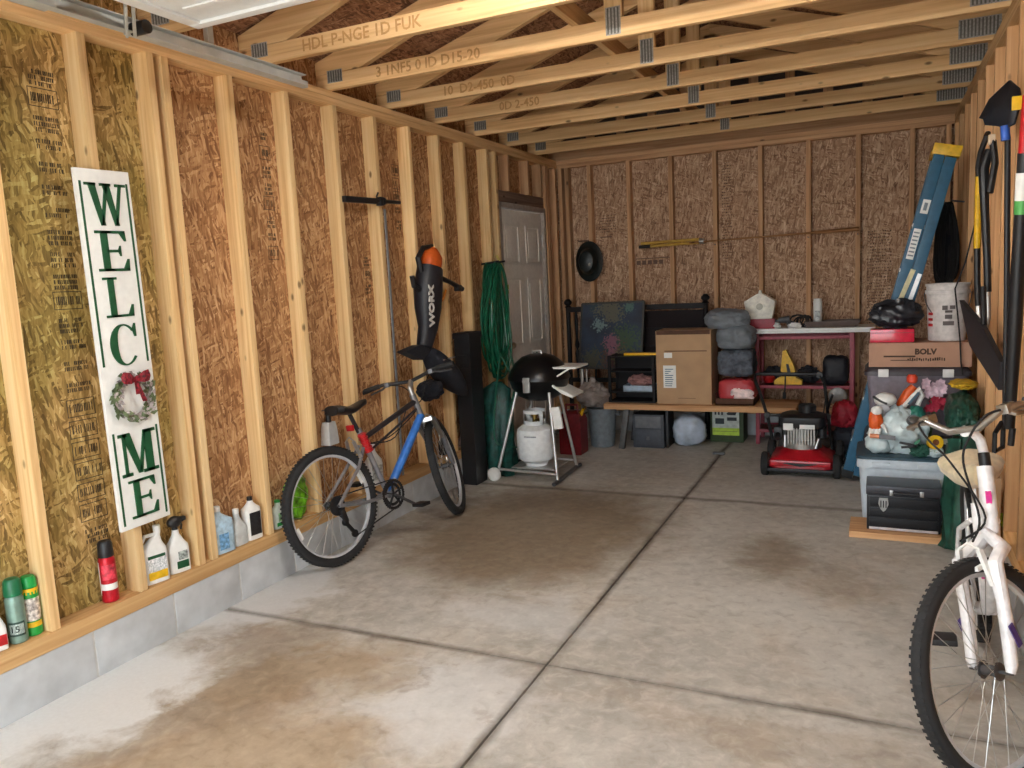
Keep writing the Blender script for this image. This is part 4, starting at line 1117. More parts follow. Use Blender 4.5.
b.xf(SM2); b.build('front_brake', white_pl, wk)
b = MB(); b.cyl((ht2[0] - .005, 0, ht2[1]), (ht2[0] - .022, 0, ht2[1] + .06), 0.017); b.xf(SM2); b.build('headset', black_pl, wk)
s3x, s3z = ht2[0] + .035, ht2[1] + .145
b = MB(); b.tube([(ht2[0] - .020, 0, ht2[1] + .03), (ht2[0] - .026, 0, ht2[1] + .10), (ht2[0] + .0, 0, ht2[1] + .135), (s3x, 0, s3z)], [0.014, 0.015, 0.016, 0.018], 12); b.xf(SM2); b.build('stem', whiteB, wk)
b = MB(); b.tube([(s3x - .10, .19, s3z + .035), (s3x - .05, .16, s3z + .05), (s3x - .01, .12, s3z + .045), (s3x, .05, s3z + .005), (s3x, -.05, s3z + .005), (s3x - .01, -.12, s3z + .045), (s3x - .08, -.225, s3z + .05), (s3x - .15, -.28, s3z + .035)], 0.0115, 10)
b.xf(SM2); hb = b.build('handlebar', steel, wk)
for s in (-1, 1):
    b = MB(); b.tube([(s3x - .155, s * (.24 - .045 * s), s3z + .035), (s3x - .085, s * (.19 - .035 * s), s3z + .050)], [0.018, 0.0165], 12); b.xf(SM2); b.build('grip', plain('grip_grey', rgb(70, 72, 74), 0.7), hb)
    b = MB(); b.tube([(s3x - .02, s * .13, s3z + .045), (s3x - .03, s * (.18 - .03 * s), s3z + .030), (s3x - .09, s * (.21 - .04 * s), s3z + .02), (s3x - .14, s * (.23 - .05 * s), s3z + .006)], [0.009, 0.009, 0.008, 0.007], 8); b.obox((s3x - .03, s * .13, s3z + .048), (0.045, .035, .03), bev=.006); b.xf(SM2); b.build('brake_lever', steel, hb)
b = MB()
for s in (-1, 1):
    b.tube(spline([SM2 @ Vector((s3x, s * .13, s3z + .05)), SM2 @ Vector((s3x + .05, s * .11, s3z + .045)), SM2 @ Vector((s3x + .08, s * .07, s3z - .0)), SM2 @ Vector((s3x + .08, s * .02, s3z - .08)), SM2 @ Vector((ht2[0] + .08, -s * .01, ht2[1] - .12)), SM2 @ Vector((FX2 - .07, .02 * s, Rw2 + .37))]), 0.0035, 6)
b.build('cables', black_rub, wk)
crank(wk, bx2, bz2, 0.085, R_(-18), grey_mt, -1, white_pl, out=0.15)
b = MB(); b.lathe([(0.10, 0), (0.105, 0.006), (0.06, 0.010), (0.055, 0.0)], (bx2, -0.052, bz2), 28, m=Matrix.Rotation(PI / 2, 3, 'X').to_4x4()); b.build('chain_guard', white_pl, wk)
b = MB(); b.tube([(0.0, -.05, Rw2 + .04), (bx2, -.046, bz2 + .085)], 0.004, 6); b.tube([(0.05, -.05, Rw2 - .15), (bx2 - .02, -.046, bz2 - .083)], 0.004, 6); b.beam((0.0, -.06, Rw2 - .02), (0.05, -.06, Rw2 - .15), 0.014, 0.026, up=(1, 0, 0), bev=.004)
b.cyl((0, -.045, Rw2), (0, -.050, Rw2), 0.05, n=24); b.build('chain', darkst, wk)
b = MB(); b.tube([(0.33, .05, 0.28), (0.22, .13, 0.012)], 0.008, 8); b.build('kickstand', alu, wk)

# ================================================================ hose, bundle and bin beside the door
hs = thing('garden_hose', 'green garden hose coiled in long hanging loops beside the side door', 'hose', (0.06, 5.70, 1.68))
hoseM = plain('hose_green', rgb(12, 84, 58), 0.35, var=0.15, scale=20)
b = MB(); srand(8)
for k in range(20):
    w0 = random.uniform(0.09, 0.25); L_ = random.uniform(0.72, 0.93); xo = random.uniform(-0.02, 0.09); yo = random.uniform(-0.05, 0.05); ph = random.uniform(-.03, .03)
    pts = []
    for i in range(28):
        t = 2 * PI * i / 28; zz = -(1 - math.cos(t)) / 2 * L_; wdt = w0 * math.sin(t) * (0.45 + 0.55 * (-zz / L_))
        pts.append((xo + 0.02 * math.sin(t * 2 + k), yo + wdt + ph * (-zz), zz - 0.01 * (k % 3)))
    b.tube(pts, 0.0095, 7, closed=True)
b.build('hose_coils', hoseM, hs)
b = MB()
for pts in ([(0.10, -0.10, -0.75), (0.16, -0.34, -1.05), (0.18, -0.42, -1.35), (0.22, -0.20, -1.45), (0.26, 0.05, -1.50)],
            [(0.10, 0.10, -0.70), (0.20, -0.05, -0.95), (0.24, -0.25, -1.15), (0.2, -0.35, -1.5)],
            [(0.08, -0.08, -0.70), (0.20, 0.02, -0.98), (0.30, 0.05, -0.85), (0.34, 0.1, -0.72)]):
    P = [Vector(p) for p in pts]; q = []
    for i in range(len(P) - 1):
        a = P[max(i - 1, 0)]; c, d, e = P[i], P[i + 1], P[min(i + 2, len(P) - 1)]
        for u in np.linspace(0, 1, 7, endpoint=False):
            q.append(0.5 * ((2 * c) + (-a + d) * u + (2 * a - 5 * c + 4 * d - e) * u * u + (-a + 3 * c - 3 * d + e) * u ** 3))
    q.append(P[-1]); b.tube(q, 0.0075, 7)
b.build('loose_hose', plain('hose_pale', rgb(36, 96, 76), 0.4), hs)
b = MB(); b.tube([(0.02, 0.10, 0.06), (0.03, 0.15, 0.0), (0.03, 0.2, -0.06)], 0.010, 8); b.build('hose_nozzle', plain('nozzle_yellow', rgb(214, 196, 110), 0.4), hs)
for y in (.08, -.03):
    b = MB(); b.cyl((-0.055, y, -0.005), (0.10, y, 0.01), 0.008); b.build('hook', darkst, hs)
tb = thing('tall_bin', 'tall narrow black plastic bin against the left wall under the hose', 'bin', (0.075, 5.23, 0.0))
b = MB(); b.loft([[(x * k, y * k, z) for x, y in ((-.065, -.095), (.065, -.095), (.065, .095), (-.065, .095))] for z, k in ((0, .9), (0.01, .92), (1.12, 1.0), (1.12, 1.08), (1.16, 1.08), (1.165, 1.0), (1.14, .95))]); b.build('bin_body', black_pl, tb)
b = MB(); b.box(-0.04, 0.04, -0.100, -0.090, 0.9, 1.0, bev=.005); b.build('grip_slot', darkst, tb)
tealM = plain('tarp_teal', rgb(16, 66, 58), 0.5, var=0.35, scale=22, bump=0.4)
b = MB(); b.tube([(0.16, 5.52, 0.006), (0.165, 5.52, 0.10), (0.155, 5.53, 0.32), (0.15, 5.54, 0.55), (0.14, 5.56, 0.68), (0.14, 5.57, 0.74)], [0.11, 0.125, 0.115, 0.115, 0.09, 0.04], 28)
for v in b.bm.verts:
    n_ = noise.noise(Vector((v.co.x * 14, v.co.y * 14, v.co.z * 3))) * .085 ; d = Vector((v.co.x - .155, v.co.y - 5.53, 0)); v.co += d.normalized() * n_; v.co.z = max(v.co.z, 0.004)
tag(b.build('tarpaulin', tealM, smooth=60), 'teal plastic tarpaulin bundled upright behind the left legs of the kettle grill', 'tarpaulin')

# ================================================================ kettle grill
GX, GY = 0.50, 5.58
gr = thing('kettle_grill', 'black kettle grill on silver legs with a small wheel and folding side shelf', 'grill', (GX, GY, 0.0))
enam = plain('black_enamel', rgb(13, 13, 15), 0.3, var=0.04, spec=.4)
b = MB(); rr = 0.235
b.lathe([(0.03, 0.60), (0.10, 0.605), (0.17, 0.64), (0.215, 0.70), (rr, 0.765), (rr + .006, 0.775), (rr, 0.778)], n=40); b.build('bowl', enam, gr)
b = MB(); b.lathe([(rr + .008, 0.770), (rr + .008, 0.785), (0.225, 0.83), (0.19, 0.89), (0.13, 0.94), (0.06, 0.963), (0.001, 0.968)], n=40); ld = b.build('lid', enam, gr)
b = MB(); b.tube([(-.04, -.02, 0.955), (-.035, -.02, 0.985), (.035, -.02, 0.985), (.04, -.02, 0.955)], 0.008, 8); b.build('lid_handle', alu, ld)
b = MB(); b.obox((-0.005, -0.237, 0.745), (0.055, 0.02, 0.115), bev=0.006); b.cyl((-.005, -.25, .775), (-.005, -.235, .775), 0.028); b.build('burner_control', alu, gr)
b = MB()
legs = [((-.13, -.15, .68), (-.265, -.25, 0.10)), ((.14, -.15, .68), (.225, -.26, 0.03)), ((.10, .14, .68), (.20, .22, 0.03)), ((-.12, .14, .66), (-.25, .20, 0.10))]
for a, c in legs:
    b2 = MB(); b2.cyl(a, c, 0.0125); b2.build('leg', alu, gr)
b.build_ = None; b.bm.free()
b = MB(); b.cyl((-.29, -.27, .055), (-.29, .24, .055), 0.010); b.build('axle', darkst, gr)
for y in (-.29, .25):
    b = MB(); b.lathe([(0.001, -.017), (0.045, -.017), (0.054, -.008), (0.054, .008), (0.045, .017), (0.001, .017)], (-.29, y, .055), 28, m=Matrix.Rotation(PI / 2, 3, 'X').to_4x4()); b.build('wheel', white_pl, gr)
b = MB(); b.tube([(.225, -.34, 0.020), (.225, -.26, .022), (.20, .22, .022), (.20, .30, .02)], 0.016, 10); b.build('foot_bar', grey_mt, gr)
b = MB(); b.cyl((-.265, -.25, .09), (.225, -.26, .075), 0.011); b.cyl((-.25, .20, .09), (.20, .22, .075), 0.011); b.box(-.2, .16, -.16, .14, 0.078, 0.088); b.build('bottom_shelf', alu, gr)
b = MB(); b.box(0.10, 0.35, -.12, .16, 0.855, 0.870, bev=0.004); b.cyl((.13, -.12, .77), (.13, -.12, .86), .007); b.cyl((.2, -.12, .80), (.30, -.12, .86), .007); b.build('side_shelf', white_pl, gr)
b = MB(); b.obox((.24, -.02, .69), (0.20, 0.24, 0.014), Matrix.Rotation(R_(24), 3, 'Y'), bev=.003); b.tube([(.13, -.14, .76), (.24, -.14, .68), (.33, -.14, .645)], 0.010, 8); b.build('folded_shelf', white_pl, gr)
b = MB(); b.obox((.20, -.17, .49), (0.085, 0.03, 0.17), Matrix.Rotation(R_(-8), 3, 'Y'), bev=.012); b.build('grease_tray', white_pl, gr)
pt = thing('propane_tank', 'white propane tank standing between the legs of the kettle grill', 'gas tank', (GX - .04, GY - .03, 0.0885), (0, 0, 0))
pt.scale = (1.08, 1.08, 1.03)
tank = plain('tank_white', rgb(224, 226, 226), 0.4, var=0.04)
b = MB(); b.lathe([(0.08, 0.0), (0.085, 0.02), (0.085, 0.03)], n=30); b.build('foot_ring', tank, pt)
b = MB(); b.lathe([(0.03, 0.018), (0.09, 0.025), (0.125, 0.05), (0.137, 0.09), (0.137, 0.24), (0.128, 0.28), (0.09, 0.312), (0.03, 0.325)], n=34); b.build('tank_body', tank, pt)
b = MB()
for a0, a1 in ((20, 160), (200, 340)):
    A = [R_(a0 + (a1 - a0) * i / 14) for i in range(15)]
    for z0, z1 in ((0.305, 0.345), (0.40, 0.425)): b.loft([[(math.cos(a) * r, math.sin(a) * r, z) for a in A] for r, z in ((.082, z0), (.082, z1), (.078, z1), (.078, z0))], closed=False, cap=False)
    for i0 in (0, 12): 
        A2 = A[i0:i0 + 3]; b.loft([[(math.cos(a) * r, math.sin(a) * r, z) for a in A2] for r, z in ((.082, .31), (.082, .42), (.078, .42), (.078, .31))], closed=False, cap=False)
b.build('collar', tank, pt)
b = MB(); b.cyl((0, 0, .32), (0, 0, .375), .018); b.cyl((0, 0, .375), (0, 0, .39), .026); b.cyl((0, 0, .35), (.06, -.03, .35), .012); b.build('valve', plain('brass', rgb(150, 126, 70), 0.35, 1.0), pt)
b = MB(); b.box(-.03, .06, -.1385, -.130, .235, .243); b.build('printed_line', plain('tank_ink', rgb(150, 154, 158), 0.6), pt, smooth=0)

# red cooler behind the grill, trash can with bag
t = thing('gas_can', 'dark red fuel can on the floor behind the grill legs', 'can', (0.47, 6.36, 0.0))
b = MB(); b.loft([[(x * k, y * k, z) for x, y in ((-.10, -.09), (.10, -.09), (.10, .09), (-.10, .09))] for z, k in ((0, .94), (0.01, 1), (0.30, 1), (0.36, .75), (0.38, .4))]); b.build('can_body', plain('can_dark_red', rgb(120, 20, 28), 0.45), t, sub=0)
b = MB(); b.tube([(-.06, 0, .35), (-.06, 0, .43), (.04, 0, .43), (.05, 0, .36)], 0.012, 8); b.build('handle', plain('can_dark_red', rgb(120, 20, 28), 0.45), t)
b = MB(); b.tube([(.07, 0, .34), (.11, -.02, .40)], [0.02, 0.012], 10); b.build('spout', yellow_pl, t)
t = thing('trash_can', 'grey plastic trash can between the grill and the workbench', 'trash can', (0.625, 6.70, 0.0))
tc_m = plain('can_grey', rgb(112, 120, 126), 0.4)
b = MB(); b.lathe([(0.10, 0.0), (0.108, 0.005), (0.132, 0.335), (0.142, 0.337), (0.142, 0.355), (0.132, 0.357), (0.126, 0.33)], n=32); b.build('can_body', tc_m, t)
b = MB()
for s in (-1, 1): b.tube([(s * .138, -.04, .31), (s * .165, -.03, .29), (s * .165, .03, .29), (s * .138, .04, .31)], 0.008, 8)
b.build('can_handles', tc_m, t)
b = MB(); b.blob((0.55, 6.68, 0.475), (0.155, 0.13, 0.125), 0.10, 2.2, 12, flat=0.362, creases=0.35, pinch=0.55); b.blob((0.555, 6.67, 0.60), (0.03, 0.025, 0.035), 0.2, 3, 3, sub=3, creases=.4)
tag(b.build('plastic_bag', plain('bag_grey', rgb(142, 130, 124), 0.4, var=0.15, scale=14), smooth=60), 'tied grey plastic bag sitting on the grey trash can', 'bag')

# ================================================================ workbench
bench_m = lumber('lumber_bench', base=rgb(206, 158, 112), dark=rgb(176, 124, 82), lite=rgb(220, 178, 134), grain='X', knots=0.1)
BZ = 0.405
wbn = thing('workbench', 'low workbench with a pale plank top and dark metal legs along the back wall', 'workbench', (1.6, 6.85, 0.0))
b = MB(); b.box(-0.92, 0.70, -0.27, 0.17, BZ - .048, BZ, bev=0.006); b.build('bench_top', bench_m, wbn)
legm = plain('bench_leg', rgb(86, 84, 82), 0.5, 0.4)
for x in (-.74, .60):
    for y0 in (-.22, .12):
        b = MB(); b.beam((x + .02, y0, BZ - .05), (x - .03, y0 - (.02 if y0 < 0 else -.02), 0), 0.05, 0.05, up=(0, 1, 0), bev=.004); b.build('leg', legm, wbn)
b = MB(); b.box(-.70, .56, .11, .13, .30, .345, bev=.004); b.build('stretcher', legm, wbn)
TZ = BZ + 0.001
# big carton
cb = thing('cardboard_box', 'big closed cardboard box standing upright on the workbench with two white labels', 'box', (1.385, 6.80, TZ))
b = MB(); b.box(-.235, .235, -.15, .15, 0, .635, bev=.003); b.build('box_body', card, cb)
b = MB(); b.box(-.228, .228, -.1515, -.1500, .60, .635); b.box(-.16, .20, -.1515, -.15, .455, .463); b.build('box_seam', card_dk, cb)
b = MB(); b.box(-.175, -.065, -.1525, -.150, .14, .335); b.box(-.165, -.095, -.1525, -.150, .40, .445); b.build('paper_label', white_pt, cb)
b = MB(); srand(5)
for k in range(9): b.box(-.16, -.16 + random.uniform(.03, .075), -.1532, -.1524, .155 + k * .018, .162 + k * .018)
b.build('label_print', plain('label_blue', rgb(86, 120, 140), 0.6), cb, smooth=0)
b = MB(); b.box(-.05, .1, -.1515, -.15, .05, .053); b.build('crease', card_dk, cb)
# black iron bench back with finials
ironM = plain('iron_black', rgb(17, 13, 15), 0.6, spec=.3)
ib = thing('iron_headboard', 'black headboard with turned posts standing against the back wall behind the workbench', 'headboard', (0.82, 7.16, 0.0))
for x in (-.66, .66):
    b = MB(); b.cyl((x, 0, 0), (x, 0, 1.24), 0.022); b.lathe([(0.022, 0), (0.034, .012), (0.018, .024), (0.038, .045), (0.038, .062), (0.02, .085), (0.001, .09)], (x, 0, 1.24), 18); b.build('post', ironM, ib)
b = MB(); b.box(-.66, .66, -.02, .02, 1.20, 1.25, bev=.006); b.box(-.66, .66, -.02, .02, .52, .56, bev=.006); b.build('rail', ironM, ib)
for k in range(5):
    x = -.58 + k * .045
    if k in (0, 2, 4):
        b = MB(); b.lathe([(0.010, .56), (0.014, .70), (0.022, .80), (0.010, .84), (0.022, .88), (0.012, .95), (0.018, 1.1), (0.010, 1.2)], (x, 0, 0), 12); b.build('spindle', ironM, ib)
b = MB(); b.box(.02, .64, -.012, .012, .58, 1.19, bev=.004); b.build('panel', plain('headboard_panel', rgb(24, 14, 16), 0.7, spec=.25), ib)
b = MB()
for k in range(3): b.box(.06, .60, -.018, -.012, .70 + k * .16, .715 + k * .16, bev=.002)
b.build('moulding', ironM, ib)
pp = thing('pole_bundle', 'two pale poles standing in the back corner beside the black headboard', 'pole', (0.335, 6.98, 0.0))
b = MB(); b.cyl((0, 0, 0), (-.01, .08, 1.05), .017); b.build('pole', alu, pp)
b = MB(); b.cyl((0.05, 0.0, 0), (0.03, .08, .96), .009); b.build('thin_pole', alu, pp)
# flowered canvas leaning on it
def floral():
    m, nt, bs = newmat('flower_canvas')
    geo = N(nt, 'ShaderNodeTexCoord'); pos = geo.outputs['Object']
    n1 = N(nt, 'ShaderNodeTexNoise'); n1.inputs['Scale'].default_value = 5; n1.inputs['Detail'].default_value = 5; L(nt, pos, n1.inputs['Vector'])
    col = ramp(nt, n1.outputs[0], [(0.3, rgb(14, 18, 30)), (0.55, rgb(28, 44, 66)), (0.7, rgb(30, 52, 44))])
    for (x, z, r, c) in ((.12, -.05, .15, rgb(48, 72, 42)), (.03, -.24, .16, rgb(78, 46, 34)), (-.02, .24, .14, rgb(86, 84, 66)), (-.01, -.06, .075, rgb(126, 76, 92)), (-.13, .10, .06, rgb(104, 124, 124)), (.16, .26, .05, rgb(70, 100, 90)), (.0, -.14, .05, rgb(128, 80, 90)), (.10, -.22, .10, rgb(84, 80, 44)), (-.2, -.22, .1, rgb(64, 62, 44))):
        mp = N(nt, 'ShaderNodeMapping'); mp.vector_type = 'TEXTURE'; mp.inputs['Location'].default_value = (x, 0, z); mp.inputs['Scale'].default_value = (r, 10, r)
        L(nt, pos, mp.inputs['Vector'])
        n2 = N(nt, 'ShaderNodeTexNoise'); n2.inputs['Scale'].default_value = 55; n2.inputs['Detail'].default_value = 3; L(nt, pos, n2.inputs['Vector'])
        ln = N(nt, 'ShaderNodeVectorMath', operation='LENGTH'); L(nt, mp.outputs[0], ln.inputs[0])
        d = math_(nt, 'ADD', ln.outputs['Value'], math_(nt, 'MULTIPLY', math_(nt, 'SUBTRACT', n2.outputs[0], 0.5), 3.4))
        col = mix(nt, maprange(nt, d, 0.7, 1.0, 0.9, 0.0), col, c)
    L(nt, col, bs.inputs['Base Color']); bs.inputs['Roughness'].default_value = 0.6
    return m
cv = thing('painting', 'dark flower painting in a thin frame leaning in front of the black headboard', 'painting', (0.665, 6.97, 0.98), (R_(-4), R_(0.5), 0))
b = MB(); b.prism([(-.295, .30), (.295, .31), (.27, -.31), (-.33, -.30)], -.012, .012, 'Y'); b.build('canvas', floral(), cv)
frm = plain('frame_umber', rgb(44, 40, 32), 0.5)
b = MB()
Q = [(-.295, .30), (.295, .31), (.27, -.31), (-.33, -.30)]
for i in range(4):
    (a, c), (d, e) = Q[i], Q[(i + 1) % 4]; b.beam((a, 0, c), (d, 0, e), 0.018, 0.034, up=(0, 1, 0))
b.build('frame', frm, cv)
# crate with a tray and a level, right of the painting
sr = thing('storage_rack', 'black storage rack on the workbench between the painting and the big cardboard box', 'rack', (0.915, 6.80, TZ))
b = MB()
for x in (-.20, .20):
    for y in (-.12, .10): b.box(x - .012, x + .012, y - .012, y + .012, 0, .42)
for z in (0.0, .085, .27, .40): b.box(-.21, .21, -.13, .11, z, z + .012)
b.build('rack_frame', ironM, sr)
b = MB(); b.box(-.21, .21, .10, .112, 0, .41); b.build('rack_back', ironM, sr)
t = thing('tray', 'pale blue plastic tray on the middle shelf of the black storage rack', 'tray', (0.975, 6.77, TZ + .098))
b = MB(); b.box(-.135, .135, -.10, .10, 0, .008); b.box(-.135, .135, -.10, -.092, 0, .055, bev=.002); b.box(-.135, .135, .092, .10, 0, .055); b.box(-.135, -.127, -.10, .10, 0, .055); b.box(.127, .135, -.10, .10, 0, .055)
b.build('tray_body', plain('tray_blue', rgb(158, 176, 192), 0.4), t)
b = MB(); b.blob((0.97, 6.77, TZ + .185), (.11, .07, .055), .15, 2.5, 9, flat=TZ + .112, creases=.3)
tag(b.build('cloth', plain('cloth_pink', rgb(150, 108, 104), 0.9, bump=.3)), 'pinkish rag heaped in the pale blue tray', 'rag')
b = MB(); b.obox((1.00, 6.77, TZ + .424), (0.34, 0.045, 0.022), bev=.003)
tag(b.build('spirit_level', yellow_pl), 'short yellow level lying on the black storage rack left of the big cardboard box', 'level')
# bags to the right of the carton
t = thing('open_box', 'shallow open dark cardboard box holding bags on the workbench', 'box', (1.815, 6.80, TZ))
b = MB(); b.box(-.165, .15, -.15, .15, 0, .01); b.box(-.165, .15, -.15, -.144, 0, .055); b.box(-.165, .15, .144, .15, 0, .055); b.box(-.165, -.159, -.15, .15, 0, .10); b.box(.144, .15, -.15, .15, 0, .055); b.build('box_body', card_dk, t)
b = MB(); b.blob((1.81, 6.80, TZ + .115), (.150, .125, .100), .03, 1.6, 21, flat=TZ + .012, creases=.12, box=4)
tag(b.build('charcoal_bag', plain('bag_red_white', rgb(186, 60, 66), 0.45, var=.0)), 'red and white printed bag at the bottom of the pile beside the big cardboard box', 'bag')
b = MB(); b.blob((1.86, 6.685, TZ + .085), (.10, .02, .055), .12, 2.4, 2, creases=.25)
tag(b.build('paper_bag', plain('bag_pinkwhite', rgb(222, 196, 192), 0.5, var=.2, scale=16)), 'crumpled pale pink paper lying against the red bag on the workbench', 'paper')
jeans = plain('jeans_grey', rgb(82, 88, 98), 0.9, var=.25, scale=18, bump=.4)
b = MB(); b.blob((1.81, 6.80, TZ + .345), (.150, .13, .110), .03, 2.4, 31, creases=.14, flat=TZ + .228, sub=5, box=5)
tag(b.build('clothes_bundle', jeans), 'bundle of dark grey clothes below the slate grey bag beside the big cardboard box', 'clothes')
b = MB(); b.blob((1.80, 6.80, TZ + .56), (.155, .13, .115), .04, 1.3, 17, creases=.12, flat=TZ + .465, sub=5, box=3); b.blob((1.73, 6.82, TZ + .70), (.185, .125, .105), .06, 1.3, 19, creases=.14, flat=TZ + .637, sub=5, box=2.4)
tag(b.build('garment_bag', plain('bag_slate', rgb(116, 122, 128), 0.5, var=.12, scale=12)), 'slate grey plastic bag topping the pile right of the big cardboard box', 'bag')

# under the workbench
t = thing('drawer_crate', 'dark drawer crate under the left end of the workbench', 'crate', (1.055, 6.82, 0.0))
b = MB(); b.box(-.14, .14, -.14, .14, 0, .30, bev=.006); b.build('crate_body', plain('crate_dark', rgb(50, 54, 62), 0.5), t)
b = MB(); b.box(-.115, .115, -.148, -.139, .18, .285, bev=.003); b.build('drawer', plain('drawer_grey', rgb(96, 98, 102), 0.5), t)
b = MB(); b.box(-.115, .115, -.148, -.139, .03, .165, bev=.003); b.build('drawer', plain('drawer_dark', rgb(60, 64, 72), 0.5), t)
b = MB(); b.obox((0, -.155, .09), (.03, .014, .03), bev=.004); b.build('knob', grey_mt, t)
b = MB(); b.blob((1.385, 6.84, .145), (.145, .12, .135), .05, 1.4, 41, flat=.004, creases=.16, box=2.8)
tag(b.build('salt_bag', plain('bag_white_blue', rgb(178, 190, 206), 0.4, var=.15, scale=9), smooth=60), 'pale blue and white plastic bag on the floor under the workbench', 'bag')
b = MB(); b.box(1.205, 1.228, 6.70, 6.92, 0.003, .34, bev=.004)
tag(b.build('black_board', black_pl), 'black panel standing on edge under the workbench left of the pale bag', 'panel')
t = thing('battery_box', 'carton with a white front, black pictures and a lime green base under the workbench', 'box', (1.672, 7.16, 0.0), (0, 0, 0))
t.scale = (1.04, 1, 1.02)
b = MB(); b.box(-.14, .14, -.12, .12, 0.004, .33, bev=.004); b.build('box_body', plain('box_darkgreen', rgb(46, 64, 30), 0.6), t)
b = MB(); b.box(-.12, .105, -.1225, -.12, .13, .32); b.build('front_label', plain('label_cream', rgb(202, 208, 200), 0.5), t)
b = MB(); b.box(-.12, .105, -.1225, -.12, .065, .13); b.build('lime_strip', plain('lime', rgb(178, 206, 60), 0.5), t)
b = MB(); b.prism([(.0, .26), (.045, .295), (.085, .27), (.075, .245), (.01, .245)], -.1235, -.1222, 'Y'); b.box(.005, .085, -.1235, -.1222, .195, .225); b.box(-.095, -.02, -.1235, -.1222, .165, .215)
for k in range(3): b.box(-.10 + k * .028, -.085 + k * .028, -.1235, -.1222, .245, .275)
b.box(-.11, .09, -.1235, -.1222, .098, .101); b.build('printed_shapes', plain('print_dark', rgb(44, 52, 56), 0.6), t, smooth=0)
b = MB(); b.obox((1.69, 6.55, .012), (.10, .05, .018), bev=.006); tag(b.build('flat_bracket', grey_mt), 'small grey bracket on the floor in front of the lime and white carton', 'bracket')

# ================================================================ red rack with white shelf
rk = thing('metal_rack', 'open red metal rack standing under the white shelf board', 'rack', (2.318, 7.20, 0.0))
rk.scale = (.955, 1, .987)
redM = plain('rack_red', rgb(156, 62, 76), 0.5, var=.12)
for x in (-.395, .395):
    for y in (-.15, .15):
        b = MB(); b.box(x - .017, x + .017, y - .017, y + .017, 0.0, .985, bev=.003); b.build('upright', redM, rk)
for y in (-.15, .15):
    for z in (.945, .515, .12): b = MB(); b.box(-.38, .38, y - .012, y + .012, z - .014, z + .014, bev=.002); b.build('rail', redM, rk)
for x in (-.395, .395):
    for z in (.945, .515, .12): b = MB(); b.box(x - .010, x + .010, -.133, .133, z - .012, z + .012, bev=.002); b.build('side_rail', redM, rk)
b = MB(); b.box(-.385, .385, -.14, .14, .505, .511)
b.box(-.385, .385, -.14, .14, .12, .126); b.build('shelf_sheet', plain('rack_sheet', rgb(120, 60, 62), 0.6), rk)
ws = thing('shelf_board', 'long white shelf board resting on top of the red rack', 'shelf', (2.358, 7.19, .973))
b = MB(); b.box(-.50, .51, -.19, .20, 0, .020, bev=.003); b.box(-.495, .51, -.185, .195, .0205, .040, bev=.003); b.build('board', white_pt, ws)
SZ = .973 + .041
t = thing('feeder_jug', 'cream house-shaped container on a red base on the white shelf board', 'container', (1.965, 7.08, SZ))
b = MB(); b.box(-.125, .125, -.06, .06, 0, .085, bev=.012); b.build('base', plain('base_red', rgb(150, 22, 44), 0.45), t)
b = MB()
b.loft([[(x * k, y, z) for x, z in ((-.10, .086), (.10, .086), (.13, .225), (.125, .24), (.02, .30), (-.02, .30), (-.125, .24), (-.13, .225))] for y, k in ((-.055, .93), (-.05, 1), (.05, 1), (.055, .93))]); b.cyl((0, 0, .295), (0, 0, .33), .017, .010); b.build('hopper', plain('cream_plastic', rgb(238, 234, 220), 0.5), t)
b = MB(); b.lathe([(0.001, 0), (0.028, 0), (0.024, .006), (0.001, .007)], (0, -.055, .19), 20, m=Matrix.Rotation(PI / 2, 3, 'X').to_4x4()); b.build('boss', plain('cream_shadow', rgb(196, 192, 176), 0.5), t)
t = thing('organizer_tray', 'brown low tray on the white shelf board holding tools', 'tray', (2.50, 7.18, SZ))
b = MB(); b.loft([[(x * k, y * k, z) for x, y in ((-.18, -.12), (.26, -.12), (.26, .12), (-.18, .12))] for z, k in ((0, .86), (.004, .88), (.045, 1.0), (.05, 1.0), (.04, .96), (.012, .86))]); b.build('tray_body', plain('tray_brown', rgb(96, 80, 74), 0.55), t)
t = thing('spray_tin', 'white cylindrical tin standing in the brown tray on the shelf board', 'tin', (2.42, 7.20, SZ + .014))
b = MB(); b.lathe([(.034, 0), (.036, .003), (.036, .20), (.033, .205), (.033, .222), (.001, .224)], n=22); b.build('tin_body', white_pl, t)
b = MB(); b.box(-.02, .02, -.0372, -.034, .05, .12); b.build('label', plain('label_grey_soft2', rgb(170, 172, 170), .5, var=.3, scale=70), t)
t = thing('extension_lead', 'black looped cable heaped at the left end of the brown tray', 'cable', (2.29, 7.14, SZ + .008))
b = MB(); srand(6)
for k in range(7):
    r = random.uniform(.04, .07); a = random.uniform(-.5, .5)
    b.tube([(math.cos(u) * r + random.uniform(-.004, .004) + (k - 3) * .014, math.sin(u) * r * .5, .045 + math.sin(u + a) * r * .75 + random.uniform(-.004, .004)) for u in np.linspace(0, 2 * PI, 18, endpoint=False)], .006, 6, closed=True)
b.build('cable_loops', black_rub, t)
b = MB(); b.obox((-.08, -.02, .02), (.03, .03, .06), Matrix.Rotation(.5, 3, 'Y'), bev=.006); b.build('plug', black_pl, t)
t = thing('hand_drill', 'small dark grey power tool on the white shelf board right of the house-shaped container', 'power tool', (2.165, 7.08, SZ + .03))
b = MB(); b.cyl((-.05, 0, .035), (.04, 0, .045), .024, .028); b.beam((.02, 0, .03), (.05, -.02, -.025), .03, .026, bev=.006); b.cyl((-.075, 0, .033), (-.05, 0, .035), .010); b.build('tool_body', plain('tool_grey', rgb(84, 86, 90), 0.5), t)
b = MB(); b.blob((2.085, 7.06, SZ + .02), (.05, .04, .03), .15, 3, 5, flat=SZ + .001, sub=3); tag(b.build('white_cloth', white_pl), 'small white cloth beside the red base on the shelf board', 'cloth')
